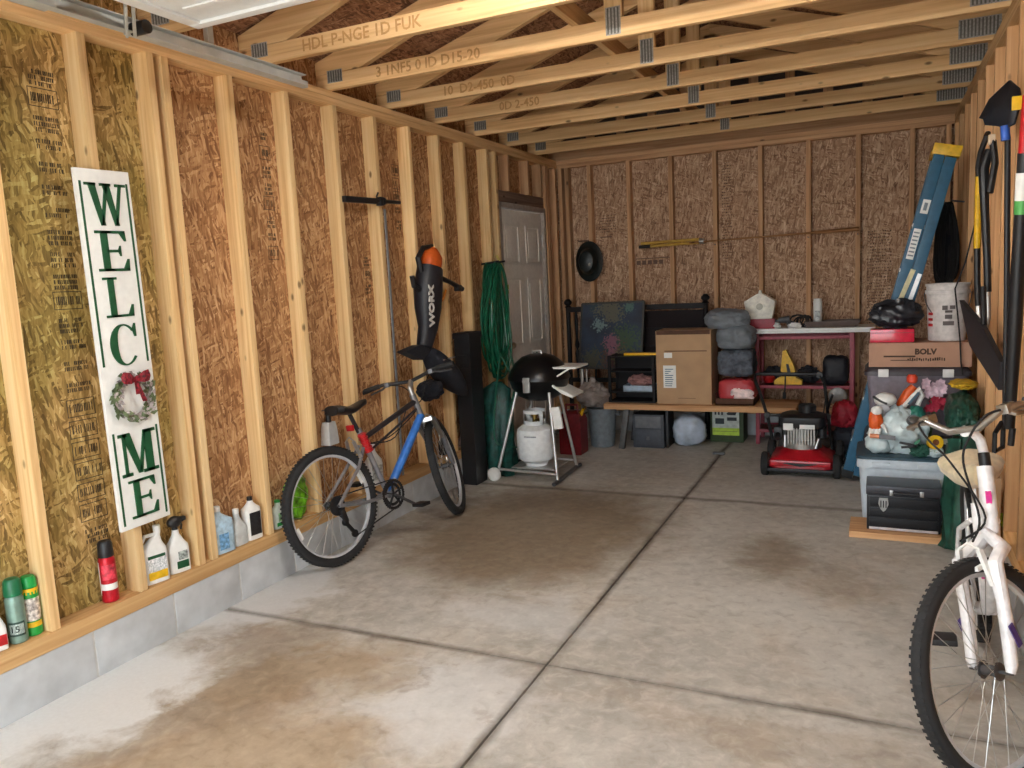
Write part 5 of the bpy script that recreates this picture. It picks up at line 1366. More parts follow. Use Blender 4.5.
b = MB(); b.blob((2.25, 7.035, SZ + .02), (.055, .03, .028), .15, 3, 8, flat=SZ + .001, sub=3); tag(b.build('white_cloth', white_pl), 'small crumpled white wrapper in front of the black cable on the shelf board', 'wrapper')
# things in the red rack
t = thing('yellow_tool', 'yellow peaked plastic trestle on the upper tier of the red rack', 'trestle', (2.18, 7.16, .518))
b = MB(); b.prism([(-.11, 0), (.12, 0), (.12, .035), (.07, .06), (.055, .16), (-.01, .30), (-.04, .29), (-.055, .12), (-.03, .08), (-.09, .05), (-.11, .03)], -.04, .04, 'Y'); b.build('body', yellow_pl, t)
b = MB(); b.prism([(.0, .10), (.03, .10), (.01, .18), (-.01, .18)], -.045, -.0405, 'Y'); b.build('slot', black_pl, t)
b = MB(); b.blob((2.07, 7.26, .59), (.10, .06, .075), .15, 2.5, 14, flat=.518, creases=.2); tag(b.build('black_pouch', black_fab), 'dark pouch half hidden behind the yellow trestle, left side', 'pouch')
b = MB(); b.blob((2.34, 7.26, .59), (.09, .06, .075), .15, 2.5, 15, flat=.518, creases=.2); tag(b.build('black_pouch', black_fab), 'dark pouch half hidden behind the yellow trestle, right side', 'pouch')
b = MB(); b.blob((2.565, 7.19, .638), (.105, .10, .125), .05, 1.5, 16, flat=.518, creases=.12, box=4); tag(b.build('black_bag', plain('bag_navy', rgb(18, 20, 30), 0.6)), 'black bag at the right end of the upper tier of the red rack', 'bag')
b = MB(); b.blob((2.02, 7.16, .57), (.05, .06, .05), .1, 3, 22, flat=.518, sub=3); tag(b.build('red_pouch', red_pl), 'small red pouch at the left end of the upper tier of the red rack', 'pouch')
t = thing('round_plate', 'round grey metal disc hanging at the right side of the red rack behind the mower', 'disc', (2.59, 7.01, .44), (R_(90), 0, 0))
b = MB(); b.lathe([(0.001, 0), (.07, 0), (.074, .006), (.06, .012), (.001, .010)], n=30); b.build('disc_body', plain('disc_grey', rgb(132, 128, 124), 0.45, .4), t)
redbag = plain('red_canvas', rgb(160, 24, 42), 0.6, var=.15, scale=20)
b = MB(); b.blob((2.655, 6.66, .345), (.095, .085, .11), .08, 1.6, 24, creases=.2, flat=.251, box=2.6); tag(b.build('red_bag', redbag), 'crimson cloth bag behind and right of the lawn mower', 'bag')
b = MB(); b.blob((2.67, 6.66, .125), (.115, .10, .122), .06, 1.6, 25, creases=.15, flat=.004, box=3)
for v in b.bm.verts: v.co.z = min(v.co.z, .25)
tag(b.build('dark_sack', plain('sack_dark', rgb(40, 44, 54), .8)), 'dark sack on the floor right of the mower, under the crimson bag', 'sack')

# ================================================================ lawn mower
mw = thing('lawn_mower', 'red push lawn mower with black folded handle in front of the workbench', 'lawn mower', (2.385, 6.17, 0.0))
mred = plain('mower_red', rgb(176, 20, 34), 0.3, var=.05, coat=.4)
b = MB()
def rr_(w, d, z, r=.06, y0=0.0):
    pts = []
    for cx, cy, a0 in ((w - r, d - r, 0), (-w + r, d - r, 90), (-w + r, -d + r, 180), (w - r, -d + r, 270)):
        for k in range(5): a = R_(a0 + k * 22.5); pts.append((cx + math.cos(a) * r, y0 + cy + math.sin(a) * r, z))
    return pts
b.loft([rr_(.222, .235, .058), rr_(.222, .235, .112), rr_(.212, .225, .130), rr_(.17, .19, .152, .08), rr_(.13, .15, .188, .08)]); dk = b.build('deck', mred, mw)
b = MB(); b.box(-.21, .21, -.262, -.228, .085, .128, bev=.012); b.build('front_bumper', mred, dk)
b = MB(); b.box(-.225, .225, -.255, .20, .040, .066, bev=.006); b.build('deck_skirt', black_pl, mw)
b = MB(); b.prism([(-.11, .105), (.0, .088), (.11, .105), (.12, .112), (-.12, .112)], -.2635, -.2622, 'Y'); b.build('bumper_slot', black_pl, dk)
for sx in (-1, 1):
    for y, r in ((-.20, .088), (.20, .100)):
        b = MB(); b.lathe([(r * .5, -.024), (r * .93, -.024), (r, -.015), (r, .015), (r * .93, .024), (r * .5, .024)], (sx * .248, y, r), 30, m=Matrix.Rotation(PI / 2, 3, 'Y').to_4x4())
        w = b.build('wheel', black_rub, mw)
        b = MB(); b.cyl((sx * .222, y, r), (sx * .276, y, r), r * .52, n=20); b.build('wheel_hub', plain('hub_grey', rgb(96, 96, 98), .5), w)
b = MB()
b.lathe([(.135, .186), (.135, .225), (.125, .235), (.11, .25), (.105, .35), (.09, .355)], (0, -.01, 0), 28)
for k in range(10): b.box(-.095 + k * .020, -.086 + k * .020, -.145, -.05, .225, .355)
b.build('engine_block', plain('engine_alloy', rgb(168, 166, 160), 0.45, .7), mw)
b = MB(); b.loft([rr_(.15, .13, .34, .05, -.01), rr_(.165, .14, .36, .05, -.01), rr_(.16, .135, .425, .05, -.01), rr_(.11, .10, .445, .05, -.01)]); b.build('engine_shroud', black_pl, mw)
b = MB(); b.lathe([(.062, .44), (.064, .49), (.052, .505), (.02, .51), (.0, .51)], (0.03, .02, 0), 24); b.build('recoil_starter', plain('starter_dark', rgb(36, 36, 38), .5), mw)
b = MB(); b.box(-.125, -.055, -.155, -.140, .335, .385, bev=.002); b.box(-.01, .095, -.155, -.140, .345, .378, bev=.002); b.build('engine_labels', white_pl, mw)
b = MB(); b.cyl((.14, -.06, .27), (.14, -.06, .36), .032); b.cyl((.14, -.06, .36), (.14, -.06, .378), .022); b.build('fuel_tank', black_pl, mw)
b = MB(); b.box(-.20, -.14, -.08, .02, .24, .34, bev=.012); b.cyl((-.17, -.11, .26), (-.17, -.05, .30), .02); b.build('air_filter', black_pl, mw)
b = MB(); b.cyl((-.115, -.13, .20), (-.115, -.11, .29), .014); b.cyl((.10, -.14, .20), (.12, -.12, .27), .018); b.build('muffler', steel, mw)
hm = plain('handle_black', rgb(22, 22, 24), 0.4, .2)
b = MB()
b.tube([(-.225, .16, .13), (-.275, .19, .36), (-.335, .20, .56), (-.375, .20, .67), (-.365, .19, .705), (-.32, .18, .712), (.07, .18, .712), (.115, .19, .705), (.135, .20, .67), (.155, .20, .50), (.175, .18, .30), (.20, .16, .13)], .0125, 10)
b.tube([(-.375, .19, .67), (-.367, .10, .79), (-.355, .05, .92)], .011, 10); b.tube([(.16, .2, .42), (.18, .14, .50), (.20, .13, .56)], .010, 8); b.build('handle', hm, mw)
b = MB(); b.cyl((-.28, .19, .385), (.165, .19, .385), .013); b.build('cross_bar', hm, mw)
b = MB(); b.tube([(-.31, .155, .705), (.0, .15, .698), (.09, .155, .705)], .005, 6); b.tube([(.11, .16, .70), (.16, .10, .60), (.14, .06, .42)], .0045, 6); b.tube([(-.14, .16, .70), (-.14, .14, .60), (-.145, .13, .56)], .006, 6); b.obox((-.145, .13, .55), (.025, .02, .05), bev=.006); b.build('control_cable', black_rub, mw)
b = MB(); b.cyl((.105, .165, .705), (.105, .20, .705), .024); b.cyl((.165, .165, .385), (.165, .21, .385), .022); b.cyl((-.28, .165, .385), (-.28, .21, .385), .022); b.build('handle_knobs', black_pl, mw)

# ================================================================ right side stack
plank = MB(); plank.box(2.755, 3.22, 4.66, 4.945, 0.001, .038, bev=.004)
tag(plank.build('wooden_plank', bench_m), 'short wooden plank on the floor under the black toolbox', 'plank')
tb = thing('toolbox', 'black metal toolbox with a chrome shield badge standing on the wooden plank', 'toolbox', (3.03, 4.83, .039))
tbm = plain('toolbox_black', rgb(24, 24, 28), 0.35, .2)
b = MB(); b.box(-.185, .185, -.11, .105, 0, .200, bev=.006); b.build('case', tbm, tb)
b = MB(); b.box(-.190, .190, -.115, .108, .2015, .255, bev=.010); b.build('lid', plain('toolbox_lid', rgb(58, 58, 64), 0.35, .3), tb)
for k in range(3):
    b = MB(); b.box(-.172, .172, -.116, -.110, .022 + k * .058, .074 + k * .058, bev=.003); dr = b.build('drawer', tbm, tb)
    b = MB(); b.box(-.165, .165, -.123, -.116, .066 + k * .058, .073 + k * .058, bev=.002); b.build('drawer_pull', darkst, dr)
b = MB(); b.box(-.172, .172, -.122, -.111, .004, .018, bev=.002); b.build('chrome_strip', plain('strip_pale', rgb(206, 196, 196), .35, .5), tb)
b = MB(); b.prism([(-.122, .190), (-.078, .190), (-.074, .155), (-.088, .122), (-.100, .110), (-.112, .122), (-.126, .155)], -.126, -.117, 'Y'); sb = b.build('shield_badge', steel, tb)
b = MB()
for x in (-.113, -.10, -.087): b.box(x - .003, x + .003, -.1275, -.126, .135, .175)
b.build('badge_relief', darkst, sb)
b = MB(); b.tube([(-.05, -.118, .225), (-.05, -.135, .222), (.07, -.135, .222), (.07, -.118, .225)], .006, 8); b.build('handle', black_pl, tb)
b = MB(); b.box(-.07, -.05, -.123, -.112, .205, .235, bev=.002); b.box(.08, .10, -.123, -.112, .205, .235, bev=.002); b.build('latches', steel, tb)

bn = thing('storage_bin', 'whitish storage bin with a dark teal lid behind the black toolbox', 'storage bin', (3.035, 5.19, 0.0))
binM = plain('bin_frosted', rgb(198, 208, 216), 0.35, var=.04)
b = MB(); b.loft([rr_(.215, .19, .003, .04), rr_(.218, .195, .02, .04), rr_(.238, .215, .33, .04), rr_(.25, .225, .333, .04), rr_(.25, .225, .385, .04)]); b.build('bin_body', binM, bn)
b = MB(); b.loft([rr_(.255, .23, .386, .04), rr_(.255, .23, .400, .04), rr_(.235, .21, .406, .04)]); b.build('bin_lid', plain('lid_teal', rgb(44, 70, 84), 0.4), bn)
b = MB()
for s in (-1, 1): b.box(s * .12 - .05, s * .12 + .05, -.235, -.222, .34, .37, bev=.004)
b.build('rim_rib', binM, bn)
LZ = .407
for k, (z0, nm, lb) in enumerate(((0.0, None, 'lower grey storage tote hidden under the other, behind the whitish bin'), (.436, None, 'grey storage tote with white latches carrying the long cardboard box'))):
    tt = thing('storage_tote', lb, 'storage tote', (3.115, 5.66, z0))
    b = MB(); b.loft([rr_(.255, .18, .002, .03), rr_(.26, .185, .02, .03), rr_(.285, .20, .38, .03)]); b.build('tote_body', plain('tote_grey', rgb(120, 112, 122), 0.5), tt)
    b = MB(); b.loft([rr_(.30, .205, .381, .03), rr_(.30, .205, .405, .03), rr_(.28, .19, .43, .03), rr_(.27, .18, .434, .03)]); b.build('tote_lid', plain('tote_lid', rgb(62, 56, 62), 0.5), tt)
    for x in (-.19, .17):
        b = MB(); b.box(x - .03, x + .03, -.222, -.203, .375, .425, bev=.004); b.build('tote_latch', white_pl, tt)
CZ = .436 + .436
bx = thing('cardboard_box', 'long flat printed cardboard box lying on the grey tote under the white bucket', 'box', (3.125, 5.66, CZ))
b = MB(); b.box(-.285, .285, -.19, .17, 0, .152, bev=.003); b.build('box_body', plain('cardboard_pinkish', rgb(182, 142, 118), 0.85, var=.04, scale=9), bx)
b = MB(); b.text('BOLV', 0.048, M_at((.035, -.1905, .095), (1, 0, 0), (0, 0, 1)), .0008, bold=.0025)
srand(2)
for k in range(17): b.box(-.065 + k * .0125, -.059 + k * .0125 + random.uniform(0, .004), -.1915, -.1902, .036 + random.uniform(0, .006), .058 + random.uniform(-.006, .004))
b.box(-.20, -.02, -.1915, -.1902, .062, .072); b.box(-.16, -.03, -.1915, -.1902, .040, .045); b.build('print', plain('print_brown', rgb(74, 54, 40), .8), bx, smooth=0)
CT = CZ + .153
rb = thing('gift_box', 'glossy pinkish red box on the left end of the long cardboard box', 'box', (2.975, 5.56, CT))
b = MB(); b.box(-.13, .125, -.075, .07, 0, .085, bev=.012); b.build('box_body', plain('gloss_red', rgb(214, 44, 72), 0.15, coat=.5), rb)
b = MB(); b.box(-.131, .126, -.0765, .071, .060, .064); b.build('lid_seam', plain('seam_red', rgb(150, 24, 44), .4), rb)
bagB = plain('bag_black_film', rgb(38, 40, 46), 0.3, var=.2, scale=14)
b = MB(); b.blob((3.00, 5.68, CT + .17), (.155, .08, .095), .10, 2.2, 61, flat=CT + .088, creases=.35)
tag(b.build('trash_bag', bagB, smooth=60), 'black plastic bag heaped over the pinkish red box beside the bucket', 'bag')
bu = thing('bucket', 'white plastic bucket with red marks standing on the long cardboard box', 'bucket', (3.285, 5.64, CT))
b = MB(); b.lathe([(.100, 0), (.104, .004), (.118, .29), (.126, .292), (.126, .315), (.119, .316), (.119, .338), (.124, .340), (.124, .355), (.114, .356), (.110, .32)], n=36); b.build('bucket_body', plain('bucket_white', rgb(214, 208, 204), 0.45), bu)
b = MB(); b.tube([(math.cos(R_(a)) * .130, -.02 - .115 * math.sin(R_(a)) * .55, .30 - .17 * math.sin(R_(a))) for a in range(0, 181, 12)], .0035, 6); b.build('bail', grey_mt, bu)
b = MB()
for k in range(3): b.obox((-.095, -.062, .10 + k * .035), (.034, .006, .016), Matrix.Rotation(R_(-56), 3, 'Z'))
b.build('red_marks', red_pl, bu)
b = MB(); b.box(-.035, -.006, -.120, -.110, .195, .222); b.box(.006, .035, -.120, -.110, .20, .222); b.box(-.02, .02, -.1195, -.110, .178, .192); b.box(-.03, .03, -.117, -.108, .10, .125); b.box(-.02, .02, -.116, -.108, .14, .165); b.build('print', plain('bucket_print', rgb(96, 88, 86), .7), bu, smooth=0)

# ================================================================ blue stepladder, folded, leaning in the corner
ld0 = Vector((2.725, 6.02, 0.0)); ld1 = Vector((3.285, 6.02, 2.24))
lt_ = thing('stepladder', 'folded blue fibreglass stepladder with a yellow cap leaning behind the totes', 'ladder', ld0)
blueL = plain('ladder_blue', rgb(34, 92, 122), 0.45, var=.05)
d = (ld1 - ld0).normalized(); Ln = (ld1 - ld0).length; sdir = Vector((d.z, 0, -d.x))
def lp(u, s, y=0.0): return d * u + sdir * s + Vector((0, y, 0))
for y in (-.14, .22):
    b = MB(); b.beam(lp(.03, -.036, y), lp(Ln - .05, -.036, y), .03, .066, up=sdir, bev=.004); b.build('front_rail', blueL, lt_)
    b = MB(); b.beam(lp(.06, .034, y), lp(Ln - .06, .034, y), .026, .068, up=sdir, bev=.004); b.build('rear_rail', blueL, lt_)
for k in range(6):
    b = MB(); b.beam(lp(.30 + k * .30, -.036, -.13), lp(.30 + k * .30, -.036, .21), .075, .022, up=d, bev=.003); b.build('step', alu, lt_)
b = MB(); 
for k in range(4): b.cyl(lp(.45 + k * .45, .04, -.13), lp(.45 + k * .45, .04, .21), .010)
b.build('rear_braces', alu, lt_)
b = MB(); b.obox(lp(Ln - .02, .0, .04), (.165, .42, .07), Matrix((sdir, Vector((0, 1, 0)), -d)).transposed() if False else Matrix.Rotation(math.atan2(d.x, d.z), 3, 'Y'), bev=.008); b.build('top_cap', yellow_pl, lt_)
ym = -.1565
b = MB(); b.beam(lp(1.88, -.030, ym), lp(1.97, -.030, ym), .002, .046, up=sdir); b.beam(lp(1.58, -.036, ym), lp(1.78, -.036, ym), .002, .044, up=sdir); b.build('white_stickers', white_pl, lt_)
b = MB(); 
for k in range(7): b.beam(lp(1.60 + k * .025, -.036, ym - .0012), lp(1.609 + k * .025, -.036, ym - .0012), .001, .034, up=sdir)
b.beam(lp(1.90, -.030, ym - .0012), lp(1.95, -.030, ym - .0012), .001, .020, up=sdir); b.build('sticker_print', plain('sticker_grey', rgb(120, 130, 140), .6), lt_)
b = MB(); b.beam(lp(1.22, -.030, ym - .002), lp(1.52, .005, ym - .002), .004, .030, up=sdir); b.build('lit_channel_strip', plain('strip_cream', rgb(220, 214, 170), .5), lt_)  # pale strip stands in for light on the inner rail channel
b = MB(); b.beam(lp(1.22, .030, ym - .002), lp(1.50, .050, ym - .002), .004, .026, up=sdir); b.build('lit_channel_strip_rear', alu, lt_)  # bright strip in place of light on the other rail channel
for y in (-.14, .22):
    b = MB(); b.beam(lp(.03, -.036, y), lp(.085, -.036, y), .04, .078, up=sdir, bev=.006); b.build('rubber_foot', black_rub, lt_)

# cord and reflector coil hung in the back right corner
cr = thing('cable_coil', 'black cord coil hanging in the back right corner beside the blue ladder', 'cord', (3.40, 6.42, 1.92))
b = MB(); srand(14)
for k in range(16):
    w = random.uniform(.05, .12); L_ = random.uniform(.50, .66); xo = random.uniform(-.075, -.03)
    b.tube([(xo - .02 + w * math.sin(u) * (.5 + .5 * (1 - math.cos(u)) / 2) * .7, .05 * math.sin(u + k), -(1 - math.cos(u)) / 2 * L_) for u in np.linspace(0, 2 * PI, 24, endpoint=False)], .008, 6, closed=True)
b.build('cord_loops', black_rub, cr)
b = MB(); b.cyl((.029, 0, 0), (-.05, 0, .015), .006); b.build('hook', grey_mt, cr)
b = MB(); b.blob((-.055, .03, -.38), (.065, .05, .20), .1, 2, 6); b.build('cord_wrap', black_fab, cr)
rp = thing('rope', 'thin dark rope dangling in front of the white bucket', 'rope', (3.33, 5.455, 1.45))
b = MB(); b.tube([(.095, .05, .35), (.03, .0, .05), (-.02, -.012, -.1), (.0, -.012, -.28), (.012, -.012, -.40), (.02, -.025, -.55), (.03, -.03, -.62)], .005, 6); b.build('rope_strand', black_rub, rp)

# ================================================================ hat, sticks on the back wall
ht = thing('sun_hat', 'dark oval hat hanging on a stud of the back wall left of the wooden sticks', 'hat', (0.322, 7.36, 1.68))
hatM = plain('hat_dark', rgb(20, 28, 28), 0.45, var=.1)
MY = Matrix.Rotation(PI / 2, 3, 'X').to_4x4()
b = MB(); b.lathe([(.001, .005), (.10, .0), (.138, -.012), (.140, -.008), (.105, .010), (.09, .03)], n=36, sx=1.0, sy=1.40, m=MY); b.build('brim', hatM, ht)
b = MB(); b.lathe([(.095, .008), (.092, .05), (.07, .09), (.03, .105), (.001, .107)], n=32, sx=1.0, sy=1.36, m=MY); b.build('crown', hatM, ht)
b = MB(); b.lathe([(.001, 0), (.014, 0), (.014, .004), (.001, .004)], (.04, -.10, -.03), 14, m=MY); b.build('badge', steel, ht)
b = MB(); b.cyl((0.0, .035, .10), (0, -.03, .104), .004); b.build('nail', grey_mt, ht)
st_ = thing('wooden_stick', 'long wooden paddle stick laid across nails on the back wall', 'stick', (2.0, 7.375, 1.80))
b = MB(); b.tube([(-.70, .0, -.005), (-.2, 0, .005), (.30, 0, .012), (.45, 0, .015), (.72, 0, .02), (.735, 0, .02)], [.012, .012, .014, .026, .030, .026], 12, flat=.6); b.build('stick_shaft', lumber('stick_brown', base=rgb(160, 116, 76), dark=rgb(120, 82, 52), lite=rgb(186, 142, 98), grain='X', knots=.1), st_)
b = MB()
for x in (-.47, .33, .725): b.cyl((x, .033, -.035 + .01 * (x > 0)), (x, -.03, -.030 + .01 * (x > 0)), .004)
b.build('nails', grey_mt, st_)
b = thing('wooden_rod', 'yellow wooden tool handle at the left end of the long stick on the back wall', 'handle', (1.13, 7.385, 1.80))
m_ = MB(); m_.tube([(-.29, 0, .018), (.0, 0, .022), (.26, 0, .022)], .014, 10); m_.tube([(-.29, 0, -.012), (.26, 0, -.006)], .013, 10); m_.build('handle_grip', plain('handle_yellow', rgb(196, 156, 66), .5), b)
m_ = MB(); m_.cyl((-.31, 0, -.012), (-.20, 0, -.011), .015); m_.build('dark_end', black_pl, b)
m_ = MB(); m_.cyl((.26, 0, .005), (.30, 0, .005), .026); m_.build('ferrule', steel, b)

# ================================================================ things heaped on the storage bin
whiteF = plain('film_white', rgb(206, 222, 224), 0.3, var=.10, scale=14)
b = MB(); b.blob((3.0, 5.13, LZ + .115), (.155, .125, .155), .08, 2.0, 71, flat=LZ + .001, creases=.32, pinch=.45); b.blob((2.90, 5.06, LZ + .06), (.07, .07, .07), .1, 2, 72, flat=LZ + .001, creases=.3, sub=3)
tag(b.build('plastic_bag', whiteF, smooth=60), 'big whitish plastic bag slumped on the teal-lidded bin', 'bag')
gl = thing('work_glove', 'orange and white work glove draped over the left side of the whitish bag', 'glove', (2.885, 5.02, LZ + .20))
b = MB(); b.blob((0, 0, 0), (.038, .03, .065), .06, 2, 81, creases=.15); b.build('palm', orange_pl, gl)
b = MB(); b.blob((0.005, 0, .06), (.032, .028, .03), .06, 2, 82, sub=3); b.build('cuff', white_pl, gl)
b = MB()
for k in range(4): b.tube([(-.026 + k * .017, -.01, -.045), (-.034 + k * .017, -.02, -.075), (-.032 + k * .016, -.022, -.098 + .006 * abs(k - 1.5))], [.010, .009, .006], 8)
b.tube([(.03, -.01, -.02), (.055, -.015, -.045), (.06, -.018, -.065)], [.011, .009, .006], 8)
b.build('fingers', white_pl, gl)
sc = thing('sander', 'white and grey rounded power tool with a black stripe on top of the whitish bag', 'power tool', (2.935, 5.10, LZ + .315))
b = MB(); b.blob((0, 0, 0), (.062, .05, .042), .03, 1.5, 83); b.build('tool_body', white_pl, sc)
b = MB(); b.tube([(-.065, -.02, .02), (-.03, -.045, .0), (.01, -.052, -.018)], .007, 6); b.build('stripe', black_pl, sc)
b = MB(); b.cyl((-.02, -.03, -.06), (.01, -.02, -.035), .03); b.build('pad', plain('pad_grey', rgb(180, 180, 184), .6), sc)
kn = thing('putty_knife', 'orange and grey handled scraper lying against the whitish bag', 'scraper', (2.905, 4.98, LZ + .115))
b = MB(); b.cyl((-.05, 0, .002), (0.0, 0, .0), .013); b.build('grip', plain('grip_peach', rgb(230, 150, 110), .5), kn)
b = MB(); b.beam((0.0, 0, 0), (.085, -.005, -.006), .004, .028, up=(0, 0, 1)); b.build('blade', grey_mt, kn)
ng = thing('spray_gun', 'orange and white power tool standing upright behind the whitish bag', 'power tool', (3.06, 5.22, LZ + .30))
b = MB(); b.tube([(-.045, 0, -.08), (-.03, 0, -.02), (.0, 0, .04), (.03, 0, .08)], [.028, .030, .028, .02], 12); b.build('tool_body', orange_pl, ng)
b = MB(); b.tube([(-.03, -.03, -.05), (.02, -.035, .02), (.06, -.03, .07), (.075, -.02, .03), (.05, -.03, -.03)], .014, 10); b.build('guard', white_pl, ng)
b = MB(); b.beam((.0, -.045, -.02), (.055, -.045, .05), .012, .04, up=(0, 1, 0)); b.build('grip_panel', plain('panel_steelblue', rgb(76, 104, 122), .5), ng)
b = MB(); b.lathe([(.022, 0), (.03, .01), (.03, .035), (.02, .05), (.001, .052)], (.02, 0, .10), 18); b.build('cap', plain('cap_orange_red', rgb(220, 72, 44), .4), ng)
gb_ = MB(); gb_.blob((3.10, 5.16, LZ + .185), (.055, .05, .085), .06, 2, 84, creases=.2)
tag(gb_.build('teal_pouch', teal_pl), 'teal green pouch wedged between the whitish bag and the upright orange tool', 'pouch')
fl = thing('silk_flowers', 'bunch of pale pink and crimson artificial flowers behind the bin', 'flowers', (3.20, 5.30, LZ + .33))
srand(9)
for m, n, r0, zc in ((plain('petal_pink', rgb(212, 184, 196), .7, var=.15), 16, .055, .03), (plain('petal_crimson', rgb(168, 34, 60), .7, var=.15), 9, .045, -.05)):
    b = MB()
    for k in range(n):
        c = Vector((random.uniform(-r0, r0), random.uniform(-r0, r0) * .7, zc + random.uniform(-.045, .045)))
        for q in range(6):
            a = q * PI / 3 + k; dd = Vector((math.cos(a), -.5, math.sin(a))).normalized(); s = dd.cross(Vector((0, 1, 0))).normalized()
            v = b._v([c, c + dd * .018 + s * .011, c + dd * .032, c + dd * .018 - s * .011]); b._f(v)
    b.build('petals', m, fl, smooth=0)
b = MB()
for k in range(7): b.tube([(random.uniform(-.03, .03), 0, .02), (random.uniform(-.02, .02), 0, -.10), (-.02, -.02, -.325)], .003, 5)
b.build('stems', plain('stem_green', rgb(60, 92, 54), .7), fl)
tp = thing('caution_tape', 'yellow tape roll with a dark centre at the right front corner of the bin lid', 'tape', (3.195, 5.01, LZ + .085), (R_(75), 0, R_(15)))
b = MB(); b.lathe([(.018, -.02), (.040, -.02), (.042, 0), (.040, .02), (.018, .02), (.018, -.02)], n=26); b.build('roll', yellow_pl, tp)
b = MB(); b.lathe([(.001, -.012), (.018, -.015), (.018, .015), (.001, .012)], n=20); b.build('core', plain('core_brown', rgb(110, 60, 20), .6), tp)
b = MB(); b.blob((3.19, 5.02, LZ + .028), (.05, .04, .035), .1, 2.5, 86, flat=LZ + .001, creases=.2); tag(b.build('clear_cup', whiteF), 'small crumpled clear bag under the yellow tape roll', 'bag')
b = MB(); b.blob((3.12, 4.995, LZ + .035), (.05, .03, .038), .15, 3, 87, flat=LZ + .001, creases=.3); tag(b.build('green_rag', plain('rag_green', rgb(34, 82, 66), .8)), 'dark green rag on the front edge of the bin lid beside the whitish bag', 'rag')
pr_ = thing('pruner', 'small pruner with dark handles resting on the front of the whitish bag', 'pruner', (3.07, 4.955, LZ + .06))
b = MB(); b.beam((-.06, 0, .03), (.03, 0, .012), .010, .014, bev=.003); b.beam((-.05, 0, .0), (.03, 0, .012), .010, .014, bev=.003); b.build('handles', black_pl, pr_)
b = MB(); b.prism([(.02, .015), (.05, .04), (.045, .055), (.015, .03)], -.004, .004, 'Y'); b.build('blades', plain('blade_green', rgb(60, 130, 100), .5), pr_)

# ================================================================ green leaf bag and tarp between bin and bicycle
gm = plain('leaf_bag_green', rgb(26, 72, 58), 0.5, var=.25, scale=16, bump=.35)
b = MB()
b.tube([(3.32, 4.62, .006), (3.32, 4.62, .04), (3.32, 4.62, .25), (3.318, 4.64, .45), (3.32, 4.72, .56)], [.08, .095, .09, .10, .08], 30)
for v in b.bm.verts:
    dd = Vector((v.co.x - 3.32, v.co.y - 4.62, 0)); n_ = noise.noise(Vector((v.co.x * 26, v.co.y * 26, v.co.z * 5))) * .07
    if dd.length > 1e-4: v.co += dd.normalized() * n_
    v.co.z = max(v.co.z, .004); v.co.x = min(v.co.x, 3.42)
tag(b.build('leaf_bag', gm, smooth=60), 'dark green tarp hanging to the floor right of the black toolbox', 'tarp')
for z0 in (0.0,):
    t = thing('yard_cart', 'dark green plastic yard cart in the right corner behind the tarp, heaped with green bags', 'cart', (3.355, 5.21, 0.0))
    b = MB(); b.loft([[(x * k, y * k, z) for x, y in ((-.045, -.25), (.06, -.25), (.06, .18), (-.045, .18))] for z, k in ((0.003, .9), (.50, 1.0), (.50, 1.1), (.53, 1.1), (.53, .95))]); b.build('cart_body', plain('cart_green', rgb(24, 56, 46), .5), t)
b = MB(); b.blob((3.335, 5.12, .635), (.085, .27, .125), .07, 1.6, 92, flat=.532, creases=.16, sub=5, box=2.6)
for v in b.bm.verts: v.co.x = min(v.co.x, 3.42)
tag(b.build('green_bag', gm, smooth=60), 'dark green plastic bag heaped on the yard cart by the right wall', 'bag')
b = MB(); b.blob((3.35, 5.24, .800), (.070, .15, .025), .10, 2.5, 93, creases=.2)
tag(b.build('yellow_gloves', plain('gloves_yellow', rgb(214, 176, 40), .7, var=.15)), 'pair of yellow cloth gloves lying on top of the dark green bag', 'gloves')

# ================================================================ long tools on the right wall
def local(o, *ps): return [Vector(p) - Vector(o) for p in ps]
so = (3.375, 3.97, .80)
sh_ = thing('scoop_shovel', 'black scoop shovel hanging blade up at the top of the right wall', 'shovel', so)
b = MB()
A = at(980, 118, y=4.05) ; T_ = at(1010, 80, y=3.98); Bm = at(1006, 128, y=3.92); Rr2 = at(1023, 104, y=3.86)
A.x = max(A.x, 3.2)
rows = []
pts0 = [A, at(990, 99, y=4.03), T_, at(1019, 88, y=3.92)]
pts1 = [A + Vector((.012, -.02, -.012)), at(998, 112, y=3.99), at(1010, 108, y=3.94), at(1021, 100, y=3.88)]
pts2 = [at(986, 125, y=4.02), at(998, 126, y=3.97), Bm, at(1014, 124, y=3.88)]
for P_ in (pts0, pts1, pts2): rows.append([p - Vector(so) for p in P_])
front = [[p + Vector((-.004, -.010 * (1 if i == 1 else 0), 0)) for p in r] for i, r in enumerate(rows)]
for r in (rows, front):
    V = [b._v(x) for x in r]
    for X, Y in zip(V, V[1:]):
        for k in range(3): b._f((X[k], X[k + 1], Y[k + 1], Y[k]))
blade = b.build('blade', plain('shovel_black', rgb(26, 30, 38), .5), sh_)
md = blade.modifiers.new('thickness', 'SOLIDIFY'); md.thickness = .006
b = MB(); b.tube([Bm - Vector(so), Vector((0, -.03, 1.22)), Vector((.012, -.05, .6)), Vector((.02, -.06, .02))], .012, 10); b.build('shaft', black_pl, sh_)
b = MB(); b.cyl(Bm - Vector(so) + Vector((-.004, 0, .01)), Bm - Vector(so) + Vector((0, 0, -.05)), .017); b.build('blue_collar', plain('collar_blue', rgb(40, 84, 170), .5), sh_)
b = MB(); q = Vector((.008, -.06, -.02)); b.tube([q + Vector((0, 0, .04)), q + Vector((-.03, -.05, 0)), q + Vector((-.03, -.05, -.08)), q + Vector((.012, .05, -.08)), q + Vector((.012, .05, 0)), q + Vector((0, 0, .04))], .010, 8); b.build('d_handle', black_pl, sh_)
